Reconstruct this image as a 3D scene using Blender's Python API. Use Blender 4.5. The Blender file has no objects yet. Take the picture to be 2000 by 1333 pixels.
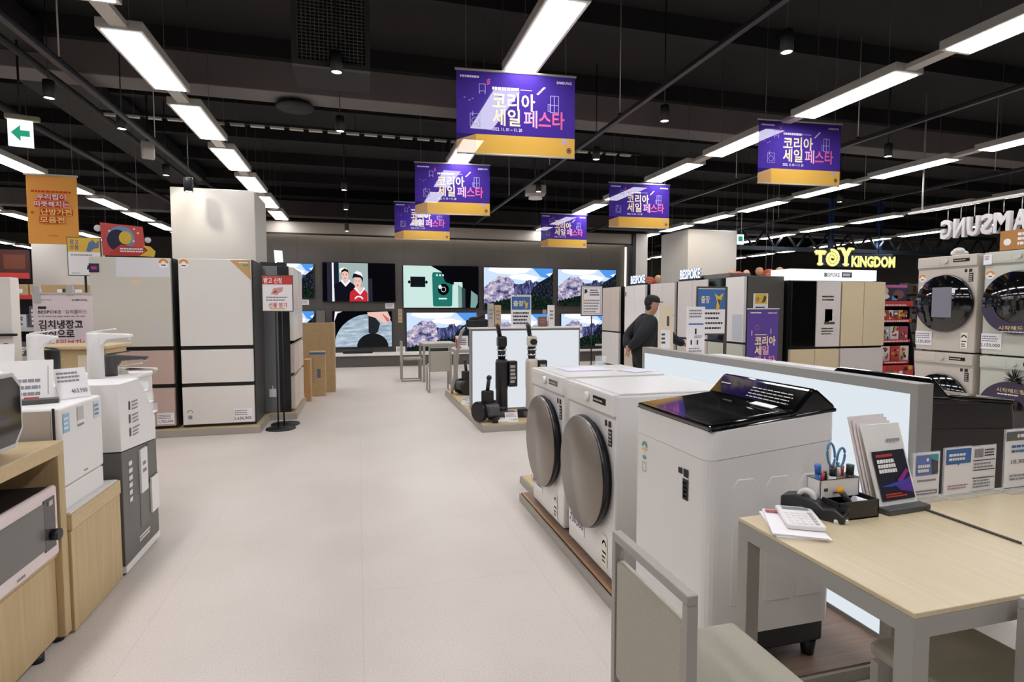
import bpy, bmesh, math, random
from mathutils import Matrix, Vector
random.seed(7)
SC = bpy.context.scene
COL = SC.collection
PI = math.pi

# ------------------------------------------------------------------ camera, world, exposure
cam_d = bpy.data.cameras.new('camera')
cam_d.sensor_width = 36.0
cam_d.lens = 1100 * 36 / 2000
cam_d.clip_end = 200
cam = bpy.data.objects.new('camera', cam_d)
cam.location = (0, 0, 1.37)
cam.rotation_euler = (math.radians(90 - 3.3), 0, math.radians(-15.26))
COL.objects.link(cam)
SC.camera = cam
world = bpy.data.worlds.new('world')
SC.world = world
world.use_nodes = True
world.node_tree.nodes['Background'].inputs[0].default_value = (0.9, 0.95, 1, 1)
world.node_tree.nodes['Background'].inputs[1].default_value = 0.05
SC.view_settings.view_transform = 'Standard'
SC.view_settings.look = 'None'
SC.view_settings.gamma = 1
SC.view_settings.use_curve_mapping = False
SC.view_settings.exposure = 0.34
STRIP = 17.0          # strength of the ceiling light panels

# ------------------------------------------------------------------ materials
def lin(c):
    if isinstance(c, str):
        c = [int(c[i:i + 2], 16) / 255 for i in (0, 2, 4)]
    return tuple((x / 12.92 if x <= 0.04045 else ((x + 0.055) / 1.055) ** 2.4) for x in c) + (1,)
_M = {}
def mat(name, col, rough=0.5, metal=0.0, spec=0.5, coat=0.0, noise=0.0, scale=60.0, trans=0.0):
    if name in _M: return _M[name]
    m = bpy.data.materials.new(name); m.use_nodes = True
    nt = m.node_tree; b = nt.nodes['Principled BSDF']
    c = lin(col)
    b.inputs['Base Color'].default_value = c
    b.inputs['Roughness'].default_value = rough
    b.inputs['Metallic'].default_value = metal
    b.inputs['Specular IOR Level'].default_value = spec
    b.inputs['Coat Weight'].default_value = coat
    b.inputs['Coat Roughness'].default_value = 0.05
    b.inputs['Transmission Weight'].default_value = trans
    if noise:
        tc = nt.nodes.new('ShaderNodeTexCoord'); n = nt.nodes.new('ShaderNodeTexNoise'); r = nt.nodes.new('ShaderNodeValToRGB')
        n.inputs['Scale'].default_value = scale; n.inputs['Detail'].default_value = 4
        r.color_ramp.elements[0].position = 0.3; r.color_ramp.elements[1].position = 0.7
        r.color_ramp.elements[0].color = tuple(x * (1 - noise) for x in c[:3]) + (1,)
        r.color_ramp.elements[1].color = tuple(min(1, x * (1 + noise)) for x in c[:3]) + (1,)
        nt.links.new(tc.outputs['Object'], n.inputs['Vector']); nt.links.new(n.outputs['Fac'], r.inputs[0])
        nt.links.new(r.outputs[0], b.inputs['Base Color'])
    _M[name] = m
    return m
def wood(name, col, col2, axis='x', rough=0.45):
    if name in _M: return _M[name]
    m = bpy.data.materials.new(name); m.use_nodes = True
    nt = m.node_tree; b = nt.nodes['Principled BSDF']; b.inputs['Roughness'].default_value = rough
    tc = nt.nodes.new('ShaderNodeTexCoord'); mp = nt.nodes.new('ShaderNodeMapping')
    s = {'x': (2, 40, 40), 'y': (40, 2, 40), 'z': (40, 40, 2)}[axis]
    mp.inputs['Scale'].default_value = s
    n = nt.nodes.new('ShaderNodeTexNoise'); n.inputs['Scale'].default_value = 1.5; n.inputs['Detail'].default_value = 6
    r = nt.nodes.new('ShaderNodeValToRGB'); r.color_ramp.elements[0].position = 0.3; r.color_ramp.elements[1].position = 0.7
    r.color_ramp.elements[0].color = lin(col); r.color_ramp.elements[1].color = lin(col2)
    nt.links.new(tc.outputs['Object'], mp.inputs[0]); nt.links.new(mp.outputs[0], n.inputs['Vector'])
    nt.links.new(n.outputs['Fac'], r.inputs[0]); nt.links.new(r.outputs[0], b.inputs['Base Color'])
    _M[name] = m
    return m
def emit(name, col, strength=1.0, sample=False):
    if name in _M: return _M[name]
    m = bpy.data.materials.new(name); m.use_nodes = True
    nt = m.node_tree; nt.nodes.remove(nt.nodes['Principled BSDF'])
    e = nt.nodes.new('ShaderNodeEmission'); e.inputs[0].default_value = lin(col); e.inputs[1].default_value = strength
    nt.links.new(e.outputs[0], nt.nodes['Material Output'].inputs[0])
    if not sample: m.cycles.emission_sampling = 'NONE'
    _M[name] = m
    return m
def emit_noise(name, cols, scale=8.0, strength=1.0, stretch=(1, 1, 1), lo=0.35, hi=0.65, detail=6):
    if name in _M: return _M[name]
    m = bpy.data.materials.new(name); m.use_nodes = True
    nt = m.node_tree; nt.nodes.remove(nt.nodes['Principled BSDF'])
    tc = nt.nodes.new('ShaderNodeTexCoord'); mp = nt.nodes.new('ShaderNodeMapping'); mp.inputs['Scale'].default_value = stretch
    n = nt.nodes.new('ShaderNodeTexNoise'); n.inputs['Scale'].default_value = scale; n.inputs['Detail'].default_value = detail
    n.inputs['Roughness'].default_value = 0.65
    r = nt.nodes.new('ShaderNodeValToRGB')
    els = r.color_ramp.elements
    els[0].position = lo; els[0].color = lin(cols[0]); els[1].position = hi; els[1].color = lin(cols[-1])
    for i, c in enumerate(cols[1:-1]):
        e = els.new(lo + (hi - lo) * (i + 1) / (len(cols) - 1)); e.color = lin(c)
    e = nt.nodes.new('ShaderNodeEmission'); e.inputs[1].default_value = strength
    nt.links.new(tc.outputs['Object'], mp.inputs[0]); nt.links.new(mp.outputs[0], n.inputs['Vector'])
    nt.links.new(n.outputs['Fac'], r.inputs[0]); nt.links.new(r.outputs[0], e.inputs[0])
    nt.links.new(e.outputs[0], nt.nodes['Material Output'].inputs[0])
    m.cycles.emission_sampling = 'NONE'
    _M[name] = m
    return m
def sheer(name, col, through=0.06, translucent=0.25):
    """thin banner cloth: mostly diffuse, partly translucent, a little see-through"""
    if name in _M: return _M[name]
    m = bpy.data.materials.new(name); m.use_nodes = True
    nt = m.node_tree; nt.nodes.remove(nt.nodes['Principled BSDF'])
    d = nt.nodes.new('ShaderNodeBsdfDiffuse'); t = nt.nodes.new('ShaderNodeBsdfTranslucent'); p = nt.nodes.new('ShaderNodeBsdfTransparent')
    d.inputs[0].default_value = lin(col); t.inputs[0].default_value = lin(col)
    a = nt.nodes.new('ShaderNodeMixShader'); a.inputs[0].default_value = translucent
    b = nt.nodes.new('ShaderNodeMixShader'); b.inputs[0].default_value = through
    nt.links.new(d.outputs[0], a.inputs[1]); nt.links.new(t.outputs[0], a.inputs[2])
    nt.links.new(a.outputs[0], b.inputs[1]); nt.links.new(p.outputs[0], b.inputs[2])
    nt.links.new(b.outputs[0], nt.nodes['Material Output'].inputs[0])
    _M[name] = m
    return m
def glass(name, col='ffffff', alpha=0.15, rough=0.02):
    if name in _M: return _M[name]
    m = bpy.data.materials.new(name); m.use_nodes = True
    b = m.node_tree.nodes['Principled BSDF']
    b.inputs['Base Color'].default_value = lin(col); b.inputs['Roughness'].default_value = rough; b.inputs['Alpha'].default_value = alpha
    _M[name] = m
    return m

WHITE = mat('white_enamel', 'e2dfdb', 0.28, spec=0.5)
WHITE2 = mat('white_plastic', 'e9e6e2', 0.4)
OFFW = mat('warm_white_glass', 'dcd6cd', 0.25)
PAPER = mat('white_paper', 'eeeaea', 0.7)
PAPERP = mat('lilac_paper', 'dcd8e4', 0.7)
GREY = mat('grey_metal', '9a968f', 0.45)
LGREY = mat('light_grey_paint', 'b9b4ac', 0.5)
DGREY = mat('dark_grey_plastic', '4a4a49', 0.5)
SLATE = mat('slate_grey_panel', '66645f', 0.5)
BLACK = mat('black_plastic', '17171a', 0.4)
MBLACK = mat('matt_black', '141414', 0.6)
GLOSS = mat('black_gloss', '08080a', 0.07, spec=0.6, coat=0.6)
INK = mat('ink_black', '222226', 0.7)
INKG = mat('ink_grey', '8d8a90', 0.7)
RED = mat('red_print', 'c23a33', 0.6)
BLUE = mat('blue_print', '3a6ba5', 0.6)
YEL = mat('yellow_print', 'e0b83f', 0.6)
ORANGE = mat('orange_print', 'dd8f3c', 0.6)
PINK = mat('pink_print', 'd987b4', 0.6)
PURP = mat('purple_print', '4a3391', 0.6)
NAVY = mat('navy_print', '1c1c3a', 0.6)
GREEN = mat('green_print', '5aa07a', 0.6)
CHROME = mat('chrome', 'c8c8c8', 0.15, metal=1)
FAB = mat('chair_fabric', 'a7a293', 0.9, noise=0.10, scale=350)
CARD = mat('cardboard', 'b89b72', 0.8, noise=0.06, scale=12)
WOODZ = wood('oak_upright', 'b89f74', 'c6ae83', 'z')
WOODY = wood('oak_lengthwise', 'c3aa7e', 'cfb88e', 'y')
WOODT = wood('pale_desk_top', 'c6b591', 'cfbf9d', 'y', 0.35)
WOODF = wood('brown_floor_planks', '7d6550', '93796a', 'x', 0.5)
PLINTH = mat('plinth_grey', 'a39c92', 0.5)

# ------------------------------------------------------------------ mesh builder
_TXT = {}
def text_mesh(s, bold):
    k = (s, bold)
    if k in _TXT: return _TXT[k]
    cu = bpy.data.curves.new('lettering', 'FONT'); cu.body = s; cu.size = 1; cu.offset = bold; cu.resolution_u = 2; cu.fill_mode = 'FRONT'
    o = bpy.data.objects.new('lettering', cu); COL.objects.link(o)
    dg = bpy.context.evaluated_depsgraph_get(); dg.update()
    me = bpy.data.meshes.new_from_object(o.evaluated_get(dg))
    vs = [v.co.copy() for v in me.vertices]; fs = [tuple(p.vertices) for p in me.polygons]
    bpy.data.objects.remove(o); bpy.data.curves.remove(cu); bpy.data.meshes.remove(me)
    _TXT[k] = (vs, fs)
    return _TXT[k]

class MB:
    def __init__(self):
        self.bm = bmesh.new(); self.mats = []
    def mi(self, m):
        if m not in self.mats: self.mats.append(m)
        return self.mats.index(m)
    def merge(self, t, m, smooth=False, M=None):
        i = self.mi(m)
        if M is not None: t.transform(M)
        mp = {}
        for v in t.verts: mp[v] = self.bm.verts.new(v.co)
        for f in t.faces:
            try: nf = self.bm.faces.new([mp[v] for v in f.verts])
            except ValueError: continue
            nf.material_index = i; nf.smooth = smooth
        t.free()
    def box(self, x0, x1, y0, y1, z0, z1, m, bev=0.0, seg=2, M=None, vert=None):
        t = bmesh.new()
        bmesh.ops.create_cube(t, size=1)
        for v in t.verts:
            v.co = Vector(((x0 + x1) / 2 + v.co.x * (x1 - x0), (y0 + y1) / 2 + v.co.y * (y1 - y0), (z0 + z1) / 2 + v.co.z * (z1 - z0)))
        if vert:
            es = [e for e in t.edges if abs(e.verts[0].co.z - e.verts[1].co.z) > 1e-6]
            bmesh.ops.bevel(t, geom=es, offset=vert, segments=4, profile=0.5, affect='EDGES')
        if bev:
            bmesh.ops.bevel(t, geom=[e for e in t.edges if e.calc_face_angle(0) > 1.0], offset=bev, segments=seg, profile=0.5, affect='EDGES')
        self.merge(t, m, False, M); return self
    def prism(self, prof, a0, a1, m, axis='x', bev=0.0, M=None, seg=2, upright=False):
        """profile of 2d points swept from a0 to a1 along axis (x: pts are y,z; y: x,z; z: x,y)"""
        t = bmesh.new()
        f = {'x': lambda p, a: (a, p[0], p[1]), 'y': lambda p, a: (p[0], a, p[1]), 'z': lambda p, a: (p[0], p[1], a)}[axis]
        A = [t.verts.new(f(p, a0)) for p in prof]; B = [t.verts.new(f(p, a1)) for p in prof]
        n = len(prof)
        t.faces.new(A); t.faces.new(B[::-1])
        for i in range(n): t.faces.new((A[i], B[i], B[(i + 1) % n], A[(i + 1) % n]))
        bmesh.ops.recalc_face_normals(t, faces=t.faces)
        if bev:
            es = [e for e in t.edges if e.calc_face_angle(0) > 0.4]
            if upright:
                dz = lambda e: abs((e.verts[0].co - e.verts[1].co).normalized().z)
                es = [e for e in es if dz(e) > .8]
            bmesh.ops.bevel(t, geom=es, offset=bev, segments=seg, profile=0.5, affect='EDGES')
        self.merge(t, m, False, M); return self
    def cyl(self, p0, p1, r0, m, r1=None, seg=20, M=None, smooth=True):
        r1 = r0 if r1 is None else r1
        p0, p1 = Vector(p0), Vector(p1); d = p1 - p0
        t = bmesh.new()
        bmesh.ops.create_cone(t, cap_ends=True, segments=seg, radius1=r0, radius2=r1, depth=d.length)
        R = d.to_track_quat('Z', 'Y').to_matrix().to_4x4()
        t.transform(Matrix.Translation((p0 + p1) / 2) @ R)
        i0 = len(self.bm.faces)
        self.merge(t, m, False, M)
        if smooth:
            self.bm.faces.ensure_lookup_table()
            for f in self.bm.faces[i0:]:
                if len(f.verts) == 4: f.smooth = True
        return self
    def lathe(self, prof, m, seg=32, M=None, smooth=True):
        """profile (r,z) turned about z"""
        t = bmesh.new(); rings = []
        for r, z in prof:
            if r < 1e-6: rings.append([t.verts.new((0, 0, z))])
            else: rings.append([t.verts.new((r * math.cos(2 * PI * k / seg), r * math.sin(2 * PI * k / seg), z)) for k in range(seg)])
        for a, b in zip(rings, rings[1:]):
            for k in range(seg):
                q = [a[k % len(a)], a[(k + 1) % len(a)], b[(k + 1) % len(b)], b[k % len(b)]]
                u = []
                for v in q:
                    if v not in u: u.append(v)
                if len(u) > 2:
                    try: t.faces.new(u)
                    except ValueError: pass
        bmesh.ops.recalc_face_normals(t, faces=t.faces)
        self.merge(t, m, smooth, M); return self
    def tube(self, pts, r, m, seg=8, M=None, closed=False):
        pts = [Vector(p) for p in pts]; t = bmesh.new(); rings = []; n = len(pts)
        for i, p in enumerate(pts):
            d = (pts[(i + 1) % n] - pts[i - 1]) if closed else (pts[min(i + 1, n - 1)] - pts[max(i - 1, 0)])
            q = d.to_track_quat('Z', 'Y')
            rr = r[i] if isinstance(r, (list, tuple)) else r
            rings.append([t.verts.new(p + q @ Vector((rr * math.cos(2 * PI * k / seg), rr * math.sin(2 * PI * k / seg), 0))) for k in range(seg)])
        for i in range(n if closed else n - 1):
            a, b = rings[i], rings[(i + 1) % n]
            for k in range(seg): t.faces.new((a[k], a[(k + 1) % seg], b[(k + 1) % seg], b[k]))
        if not closed: t.faces.new(rings[0][::-1]); t.faces.new(rings[-1])
        self.merge(t, m, True, M); return self
    def ball(self, c, r, m, s=(1, 1, 1), M=None):
        t = bmesh.new(); bmesh.ops.create_uvsphere(t, u_segments=20, v_segments=12, radius=r)
        for v in t.verts: v.co = Vector((c[0] + v.co.x * s[0], c[1] + v.co.y * s[1], c[2] + v.co.z * s[2]))
        self.merge(t, m, True, M); return self
    # ---- flat print on a panel: M maps (u right, v up, w out)
    def poly(self, M, pts, m, w=0.001):
        i = self.mi(m)
        try:
            f = self.bm.faces.new([self.bm.verts.new(M @ Vector((p[0], p[1], w))) for p in pts]); f.material_index = i
        except ValueError: pass
        return self
    def rect(self, M, u0, v0, u1, v1, m, w=0.001): return self.poly(M, [(u0, v0), (u1, v0), (u1, v1), (u0, v1)], m, w)
    def disc(self, M, u, v, ru, rv, m, w=0.001, n=28): return self.poly(M, [(u + ru * math.cos(2 * PI * k / n), v + rv * math.sin(2 * PI * k / n)) for k in range(n)], m, w)
    def ring(self, M, u, v, r0, r1, m, w=0.001, n=28, a0=0, a1=2 * PI):
        for k in range(n):
            p, q = a0 + (a1 - a0) * k / n, a0 + (a1 - a0) * (k + 1) / n
            self.poly(M, [(u + r0 * math.cos(p), v + r0 * math.sin(p)), (u + r1 * math.cos(p), v + r1 * math.sin(p)), (u + r1 * math.cos(q), v + r1 * math.sin(q)), (u + r0 * math.cos(q), v + r0 * math.sin(q))], m, w)
        return self
    def frame(self, M, u0, v0, u1, v1, t, m, w=0.001):
        for a in ((u0, v0, u1, v0 + t), (u0, v1 - t, u1, v1), (u0, v0 + t, u0 + t, v1 - t), (u1 - t, v0 + t, u1, v1 - t)): self.rect(M, *a, m, w)
        return self
    def text(self, M, u, v, h, s, m, align='l', bold=0.02, w=0.002, width=None, depth=0.0):
        vs, fs = text_mesh(s, bold)
        if not vs: return self
        x0 = min(p.x for p in vs); x1 = max(p.x for p in vs)
        k = h / 0.73; kx = k
        if width: kx = width / (x1 - x0)
        off = {'l': x0, 'c': (x0 + x1) / 2, 'r': x1}[align]
        i = self.mi(m)
        nv = [self.bm.verts.new(M @ Vector((u + (p.x - off) * kx, v + p.y * k, w))) for p in vs]
        for f in fs:
            try: nf = self.bm.faces.new([nv[q] for q in f]); nf.material_index = i
            except ValueError: pass
        return self
    def lines(self, M, u0, v0, u1, v1, n, m, w=0.0015, fill=0.5, ragged=0.25):
        """rows of small illegible print"""
        dv = (v1 - v0) / n
        for k in range(n):
            v = v1 - (k + 0.5) * dv; u = u0; end = u1 - (u1 - u0) * ragged * random.random()
            while u < end:
                l = random.uniform(0.04, 0.13) * (u1 - u0) + 0.004
                self.rect(M, u, v - dv * fill / 2, min(u + l, end), v + dv * fill / 2, m, w); u += l + 0.02 * (u1 - u0)
        return self
    def build(self, name, parent=None, loc=(0, 0, 0), rotz=0.0, label=None, rot=None):
        me = bpy.data.meshes.new(name); bmesh.ops.recalc_face_normals(self.bm, faces=[f for f in self.bm.faces if False])
        self.bm.to_mesh(me); self.bm.free()
        for m in self.mats: me.materials.append(m)
        o = bpy.data.objects.new(name, me); COL.objects.link(o)
        o.location = loc; o.rotation_euler = rot if rot else (0, 0, rotz)
        if parent: o.parent = parent
        if label: o['label'] = label
        return o

def FM(x=0, y=0, z=0, tilt=0.0, rz=0.0):
    """front-facing panel frame: u -> +x, v -> +z, w -> -y (towards local front); tilt leans the top back"""
    return Matrix.Translation((x, y, z)) @ Matrix.Rotation(rz, 4, 'Z') @ Matrix.Rotation(-tilt, 4, 'X') @ Matrix(((1, 0, 0, 0), (0, 0, -1, 0), (0, 1, 0, 0), (0, 0, 0, 1)))
def TM(x=0, y=0, z=0, rz=0.0):
    return Matrix.Translation((x, y, z)) @ Matrix.Rotation(rz, 4, 'Z')          # lying flat, facing up

def tag(o, label, cat, group=None, kind=None):
    o['label'] = label; o['category'] = cat
    if group: o['group'] = group
    if kind: o['kind'] = kind
    return o
def thing(name, label, cat, loc=(0, 0, 0), rotz=0.0, group=None):
    o = bpy.data.objects.new(name, None); COL.objects.link(o); o.empty_display_size = 0.1
    o.location = loc; o.rotation_euler = (0, 0, rotz)
    return tag(o, label, cat, group)
def struct(o):
    o['kind'] = 'structure'; return o
def dup(root, loc=None, rotz=None, label=None, group=None):
    r = root.copy(); COL.objects.link(r)
    if loc is not None: r.location = loc
    if rotz is not None: r.rotation_euler = (0, 0, rotz)
    if label: r['label'] = label
    if group: r['group'] = group
    for ch in list(root.children):
        c = ch.copy(); COL.objects.link(c); c.parent = r
        for g in list(ch.children):
            d = g.copy(); COL.objects.link(d); d.parent = c
    return r
ORD = ['first', 'second', 'third', 'fourth', 'fifth', 'sixth', 'seventh', 'eighth', 'ninth', 'tenth', 'eleventh', 'twelfth', 'thirteenth', 'fourteenth']

# ------------------------------------------------------------------ setting: floor, ceiling, walls, columns
CEIL = 4.5
def floor_mat():
    m = bpy.data.materials.new('beige_vinyl_floor'); m.use_nodes = True
    nt = m.node_tree; b = nt.nodes['Principled BSDF']; L = nt.links.new
    tc = nt.nodes.new('ShaderNodeTexCoord')
    n1 = nt.nodes.new('ShaderNodeTexNoise'); n1.inputs['Scale'].default_value = 160; n1.inputs['Detail'].default_value = 3
    n2 = nt.nodes.new('ShaderNodeTexNoise'); n2.inputs['Scale'].default_value = 1.3; n2.inputs['Detail'].default_value = 5
    br = nt.nodes.new('ShaderNodeTexBrick'); br.inputs['Scale'].default_value = 1.0; br.offset = 0.5
    br.inputs['Brick Width'].default_value = 1.83; br.inputs['Row Height'].default_value = 0.9; br.inputs['Mortar Size'].default_value = 0.0035
    br.inputs['Mortar Smooth'].default_value = 0.1
    br.inputs['Color1'].default_value = (1, 1, 1, 1); br.inputs['Color2'].default_value = (0.985, 0.985, 0.985, 1); br.inputs['Mortar'].default_value = (0.93, 0.93, 0.93, 1)
    mp = nt.nodes.new('ShaderNodeMapping'); mp.inputs['Rotation'].default_value = (0, 0, PI / 2)
    L(tc.outputs['Object'], mp.inputs[0]); L(mp.outputs[0], br.inputs['Vector'])
    r1 = nt.nodes.new('ShaderNodeValToRGB'); r1.color_ramp.elements[0].position = 0.32; r1.color_ramp.elements[1].position = 0.68
    r1.color_ramp.elements[0].color = lin('cbc0b5'); r1.color_ramp.elements[1].color = lin('dcd3ca')
    r2 = nt.nodes.new('ShaderNodeValToRGB'); r2.color_ramp.elements[0].color = (0.93, 0.92, 0.91, 1); r2.color_ramp.elements[1].color = (1, 1, 1, 1)
    r2.color_ramp.elements[0].position = 0.3; r2.color_ramp.elements[1].position = 0.6
    mx = nt.nodes.new('ShaderNodeMix'); mx.data_type = 'RGBA'; mx.blend_type = 'MULTIPLY'; mx.inputs[0].default_value = 1
    mx2 = nt.nodes.new('ShaderNodeMix'); mx2.data_type = 'RGBA'; mx2.blend_type = 'MULTIPLY'; mx2.inputs[0].default_value = 1
    L(tc.outputs['Object'], n1.inputs['Vector']); L(tc.outputs['Object'], n2.inputs['Vector'])
    L(n1.outputs['Fac'], r1.inputs[0]); L(n2.outputs['Fac'], r2.inputs[0])
    L(r1.outputs[0], mx.inputs[6]); L(r2.outputs[0], mx.inputs[7])
    L(mx.outputs[2], mx2.inputs[6]); L(br.outputs['Color'], mx2.inputs[7]); L(mx2.outputs[2], b.inputs['Base Color'])
    b.inputs['Roughness'].default_value = 0.42; b.inputs['Specular IOR Level'].default_value = 0.35
    return m
X0, X1, Y0, Y1 = -14.0, 22.0, -5.0, 27.0
struct(MB().box(X0, X1, Y0, Y1, -0.1, 0, floor_mat()).build('floor'))
CEILM = mat('black_ceiling', '151415', 0.9, noise=0.3, scale=1.2)
STEEL = mat('charcoal_steel', '1f1e1f', 0.7)
DUCT = mat('grey_duct_casing', '6e6968', 0.8, noise=0.08, scale=2)
struct(MB().box(X0, X1, Y0, Y1, CEIL, CEIL + 0.1, CEILM).build('ceiling'))
WALLP = mat('far_wall_paint', '5f5b57', 0.8)
COLP = mat('column_paint', 'c9c3b9', 0.6)
struct(MB().box(X0 - 0.1, X0, Y0, Y1, 0, CEIL, WALLP).build('wall_left'))
struct(MB().box(X1, X1 + 0.1, Y0, Y1, 0, CEIL, WALLP).build('wall_right'))
struct(MB().box(X0, X1, Y1, Y1 + 0.1, 0, CEIL, WALLP).build('wall_far'))
struct(MB().box(X0, X1, Y0 - 0.1, Y0, 0, CEIL, WALLP).build('wall_behind'))
# ceiling ribs, beams and ducts (part of the room)
mb = MB()
for k in range(18):
    y = -3 + 1.7 * k
    mb.box(X0, X1, y, y + 0.12, CEIL - 0.22, CEIL, CEILM)
struct(mb.build('trim_1'))
struct(MB().box(-14, 22, 7.3, 7.7, 3.93, 4.34, DUCT, 0.01).build('trim_2'))                      # long casing across the ceiling
struct(MB().box(-14, 22, 16.5, 16.9, 3.9, 4.3, DUCT, 0.01).build('trim_3'))
tag(MB().prism([(-3.9, 4.1), (-3.2, 4.1), (-3.2, 4.4), (-3.9, 4.4)], -4, 14, STEEL, 'y', 0.02).build('air_duct'), 'dark air duct running along the left side of the black ceiling', 'duct')
for i, (x, z, r) in enumerate([(-3.0, 3.75, 0.035), (-2.85, 3.85, 0.03), (-4.1, 3.8, 0.05)]):
    tag(MB().cyl((x, -4, z), (x, 20, z), r, STEEL).build('ceiling_pipe'),
        ['dark thin pipe nearest the left track rail under the ceiling', 'dark thinnest pipe beside the left track rail, highest of the three', 'dark thick pipe under the air duct on the left'][i], 'pipe', 'dark pipes along the left ceiling')
mb = MB()
for k in range(30): mb.box(-3 + k * 0.24, -3 + k * 0.24 + 0.17, 8.1, 8.16, 3.74, 3.765, LGREY)
mb.box(-3.1, 4.3, 8.11, 8.15, 3.765, 3.80, STEEL)
for x in (-2.5, 0, 2.5, 4.0): mb.cyl((x, 8.13, 3.8), (x, 8.13, CEIL - 0.2), 0.006, STEEL, seg=8)
tag(mb.build('cable_tray'), 'ladder cable tray with pale rungs hanging across the black ceiling', 'cable tray')
# ventilation grille
g = thing('vent_grille', 'large dark ventilation grille hanging above the aisle between the banners and left lights', 'vent', (-0.18, 5.0, 3.36))
MB().box(-0.31, 0.31, 0.05, 0.5, 0.0, 1.1, STEEL).build('duct_box', g)
fr = MB()
for a in ((-0.31, -0.27, 0, 1.1), (0.27, 0.31, 0, 1.1), (-0.27, 0.27, 0, 0.04), (-0.27, 0.27, 1.06, 1.1)): fr.box(a[0], a[1], 0, 0.05, a[2], a[3], mat('vent_frame', '3a3939', 0.6))
fr.build('frame', g)
sl = MB(); SLM = mat('vent_slat', '5a5958', 0.6)
for k in range(16): sl.box(-0.27 + k * 0.034, -0.262 + k * 0.034, 0.015, 0.04, 0.04, 1.06, SLM)
for k in range(36): sl.box(-0.27, 0.27, 0.022, 0.034, 0.05 + k * 0.028, 0.057 + k * 0.028, SLM)
sl.build('grille_slats', g)
# columns
def column(n, x0, x1, y0, y1, ztop):
    o = MB().box(x0, x1, y0, y1, 0, ztop, COLP, 0.01).build('trim_%d' % n)
    struct(o)
column(4, -2.14, -1.21, 7.62, 8.5, 2.82)
column(5, 6.75, 7.95, 10.6, 11.7, 3.05)
column(6, -7.0, -5.95, 15.0, 16.0, 3.0)
column(7, -4.6, -3.6, 20.0, 21.0, 3.0)
# the screen wall
WY = 14.15
TVW = mat('taupe_wall_panels', '4e4a45', 0.7)
mb = MB().box(-2.6, 7.3, WY, WY + 0.25, 0, 3.32, TVW)
mb2 = MB()
for k in range(9): mb2.box(-2.6 + k * 1.24 - 0.003, -2.6 + k * 1.24 + 0.003, WY - 0.001, WY, 0, 3.1, MBLACK)
struct(mb.build('wall_back')); struct(mb2.build('trim_8'))
struct(MB().box(-2.6, 7.25, WY - 0.4, WY - .36, 3.07, 3.34, mat('soffit_paint', 'a49c90', 0.6)).box(-2.6, 7.25, WY - 0.36, WY, 3.30, 3.34, mat('soffit_paint', 'a49c90', 0.6)).box(-2.6, 7.25, WY - 0.41, WY - 0.39, 3.05, 3.09, MBLACK).box(-2.6, 7.3, WY - 0.43, WY - .4, 3.34, 3.37, MBLACK).build('trim_9'))
struct(MB().box(7.06, 7.16, WY - 0.45, WY, 0, 3.34, MBLACK).box(7.16, 7.5, WY - 0.45, WY + 0.25, 0, 3.36, COLP).build('trim_10'))
LEDM = emit('led_strip_glow', 'fff4e6', 15.0, True)
tag(MB().box(-2.5, 7.0, WY - 0.10, WY - 0.06, 3.20, 3.22, LEDM).build('led_strip'), 'warm LED strip hidden along the top of the taupe screen wall', 'light strip')
tag(MB().box(7.03, 7.055, WY - 0.10, WY - 0.05, 0.4, 3.04, emit('led_strip_soft', 'f3e9da', 2.5, True)).build('led_strip'), 'warm LED strip running up the right end of the taupe screen wall', 'light strip')

# ------------------------------------------------------------------ ceiling light panels
LIGHTM = emit('light_panel_diffuser', 'fcfbff', STRIP, True)
HOUS = mat('light_housing', 'bdbab4', 0.5)
def make_light(conn=True, first=False):
    t = thing('ceiling_light_panel', 'x', 'ceiling light', (0, 0, 0))
    MB().box(-0.15, 0.15, 0, 1.19, 0.004, 0.075, HOUS, 0.004).build('housing', t)
    MB().box(-0.122, 0.122, 0.035, 1.155, 0.0, 0.006, LIGHTM).build('diffuser', t)
    MB().box(-0.055, 0.055, 1.19, 1.55, 0.02, 0.06, LGREY).build('connector', t)
    r = MB()
    for y in (0.2, 1.0): r.cyl((0, y, 0.075), (0, y, CEIL - 3.35), 0.0028, mat('rod_grey', '5d5b59', .5), seg=6)
    r.build('hanging_rod', t)
    return t
LP = make_light(); used = [False]
def row(x, starts, what, group):
    n = 0
    for y in starts:
        vis = y > 2.0
        if vis: n += 1
        lab = ('%s light panel of the %s' % (ORD[n - 1], what)) if vis else 'light panel of the %s, behind the viewpoint' % what
        if not used[0]: o = LP; used[0] = True; o.location = (x, y, 3.35); o['label'] = lab; o['group'] = group
        else: o = dup(LP, (x, y, 3.35), 0, lab, group)
R_ = lambda s, a, b: [round(s + 1.55 * k, 3) for k in range(a, b)]
row(-1.61, R_(4.71, -5, 6), 'row running over the left aisle toward the white column', 'light panels over the left aisle')
row(1.34, R_(3.50, -4, 7), 'middle row behind the big purple banner', 'light panels of the middle row')
row(4.50, R_(3.80, -4, 7), 'row to the right of the middle one, over the purple banner on the right', 'light panels of the right row')
row(7.65, R_(4.23, -4, 9), 'row one further right, over the toy shop sign', 'light panels of the row over the fridges')
row(-4.55, R_(4.15, -4, 9), 'row at the left behind the orange banner', 'light panels left of the white column')
row(11.2, R_(4.9, 0, 12), 'far right row behind the hanging white letters', 'light panels of the far right row')
row(-7.05, R_(8.0, 0, 9), 'far left row above the distant column', 'light panels of the far left row')
row(14.5, R_(6.5, 0, 11), 'farthest right row beyond the truss', 'light panels beyond the truss')
row(-10.3, R_(12.0, 0, 7), 'farthest left row near the far wall', 'light panels near the far left wall')

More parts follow.
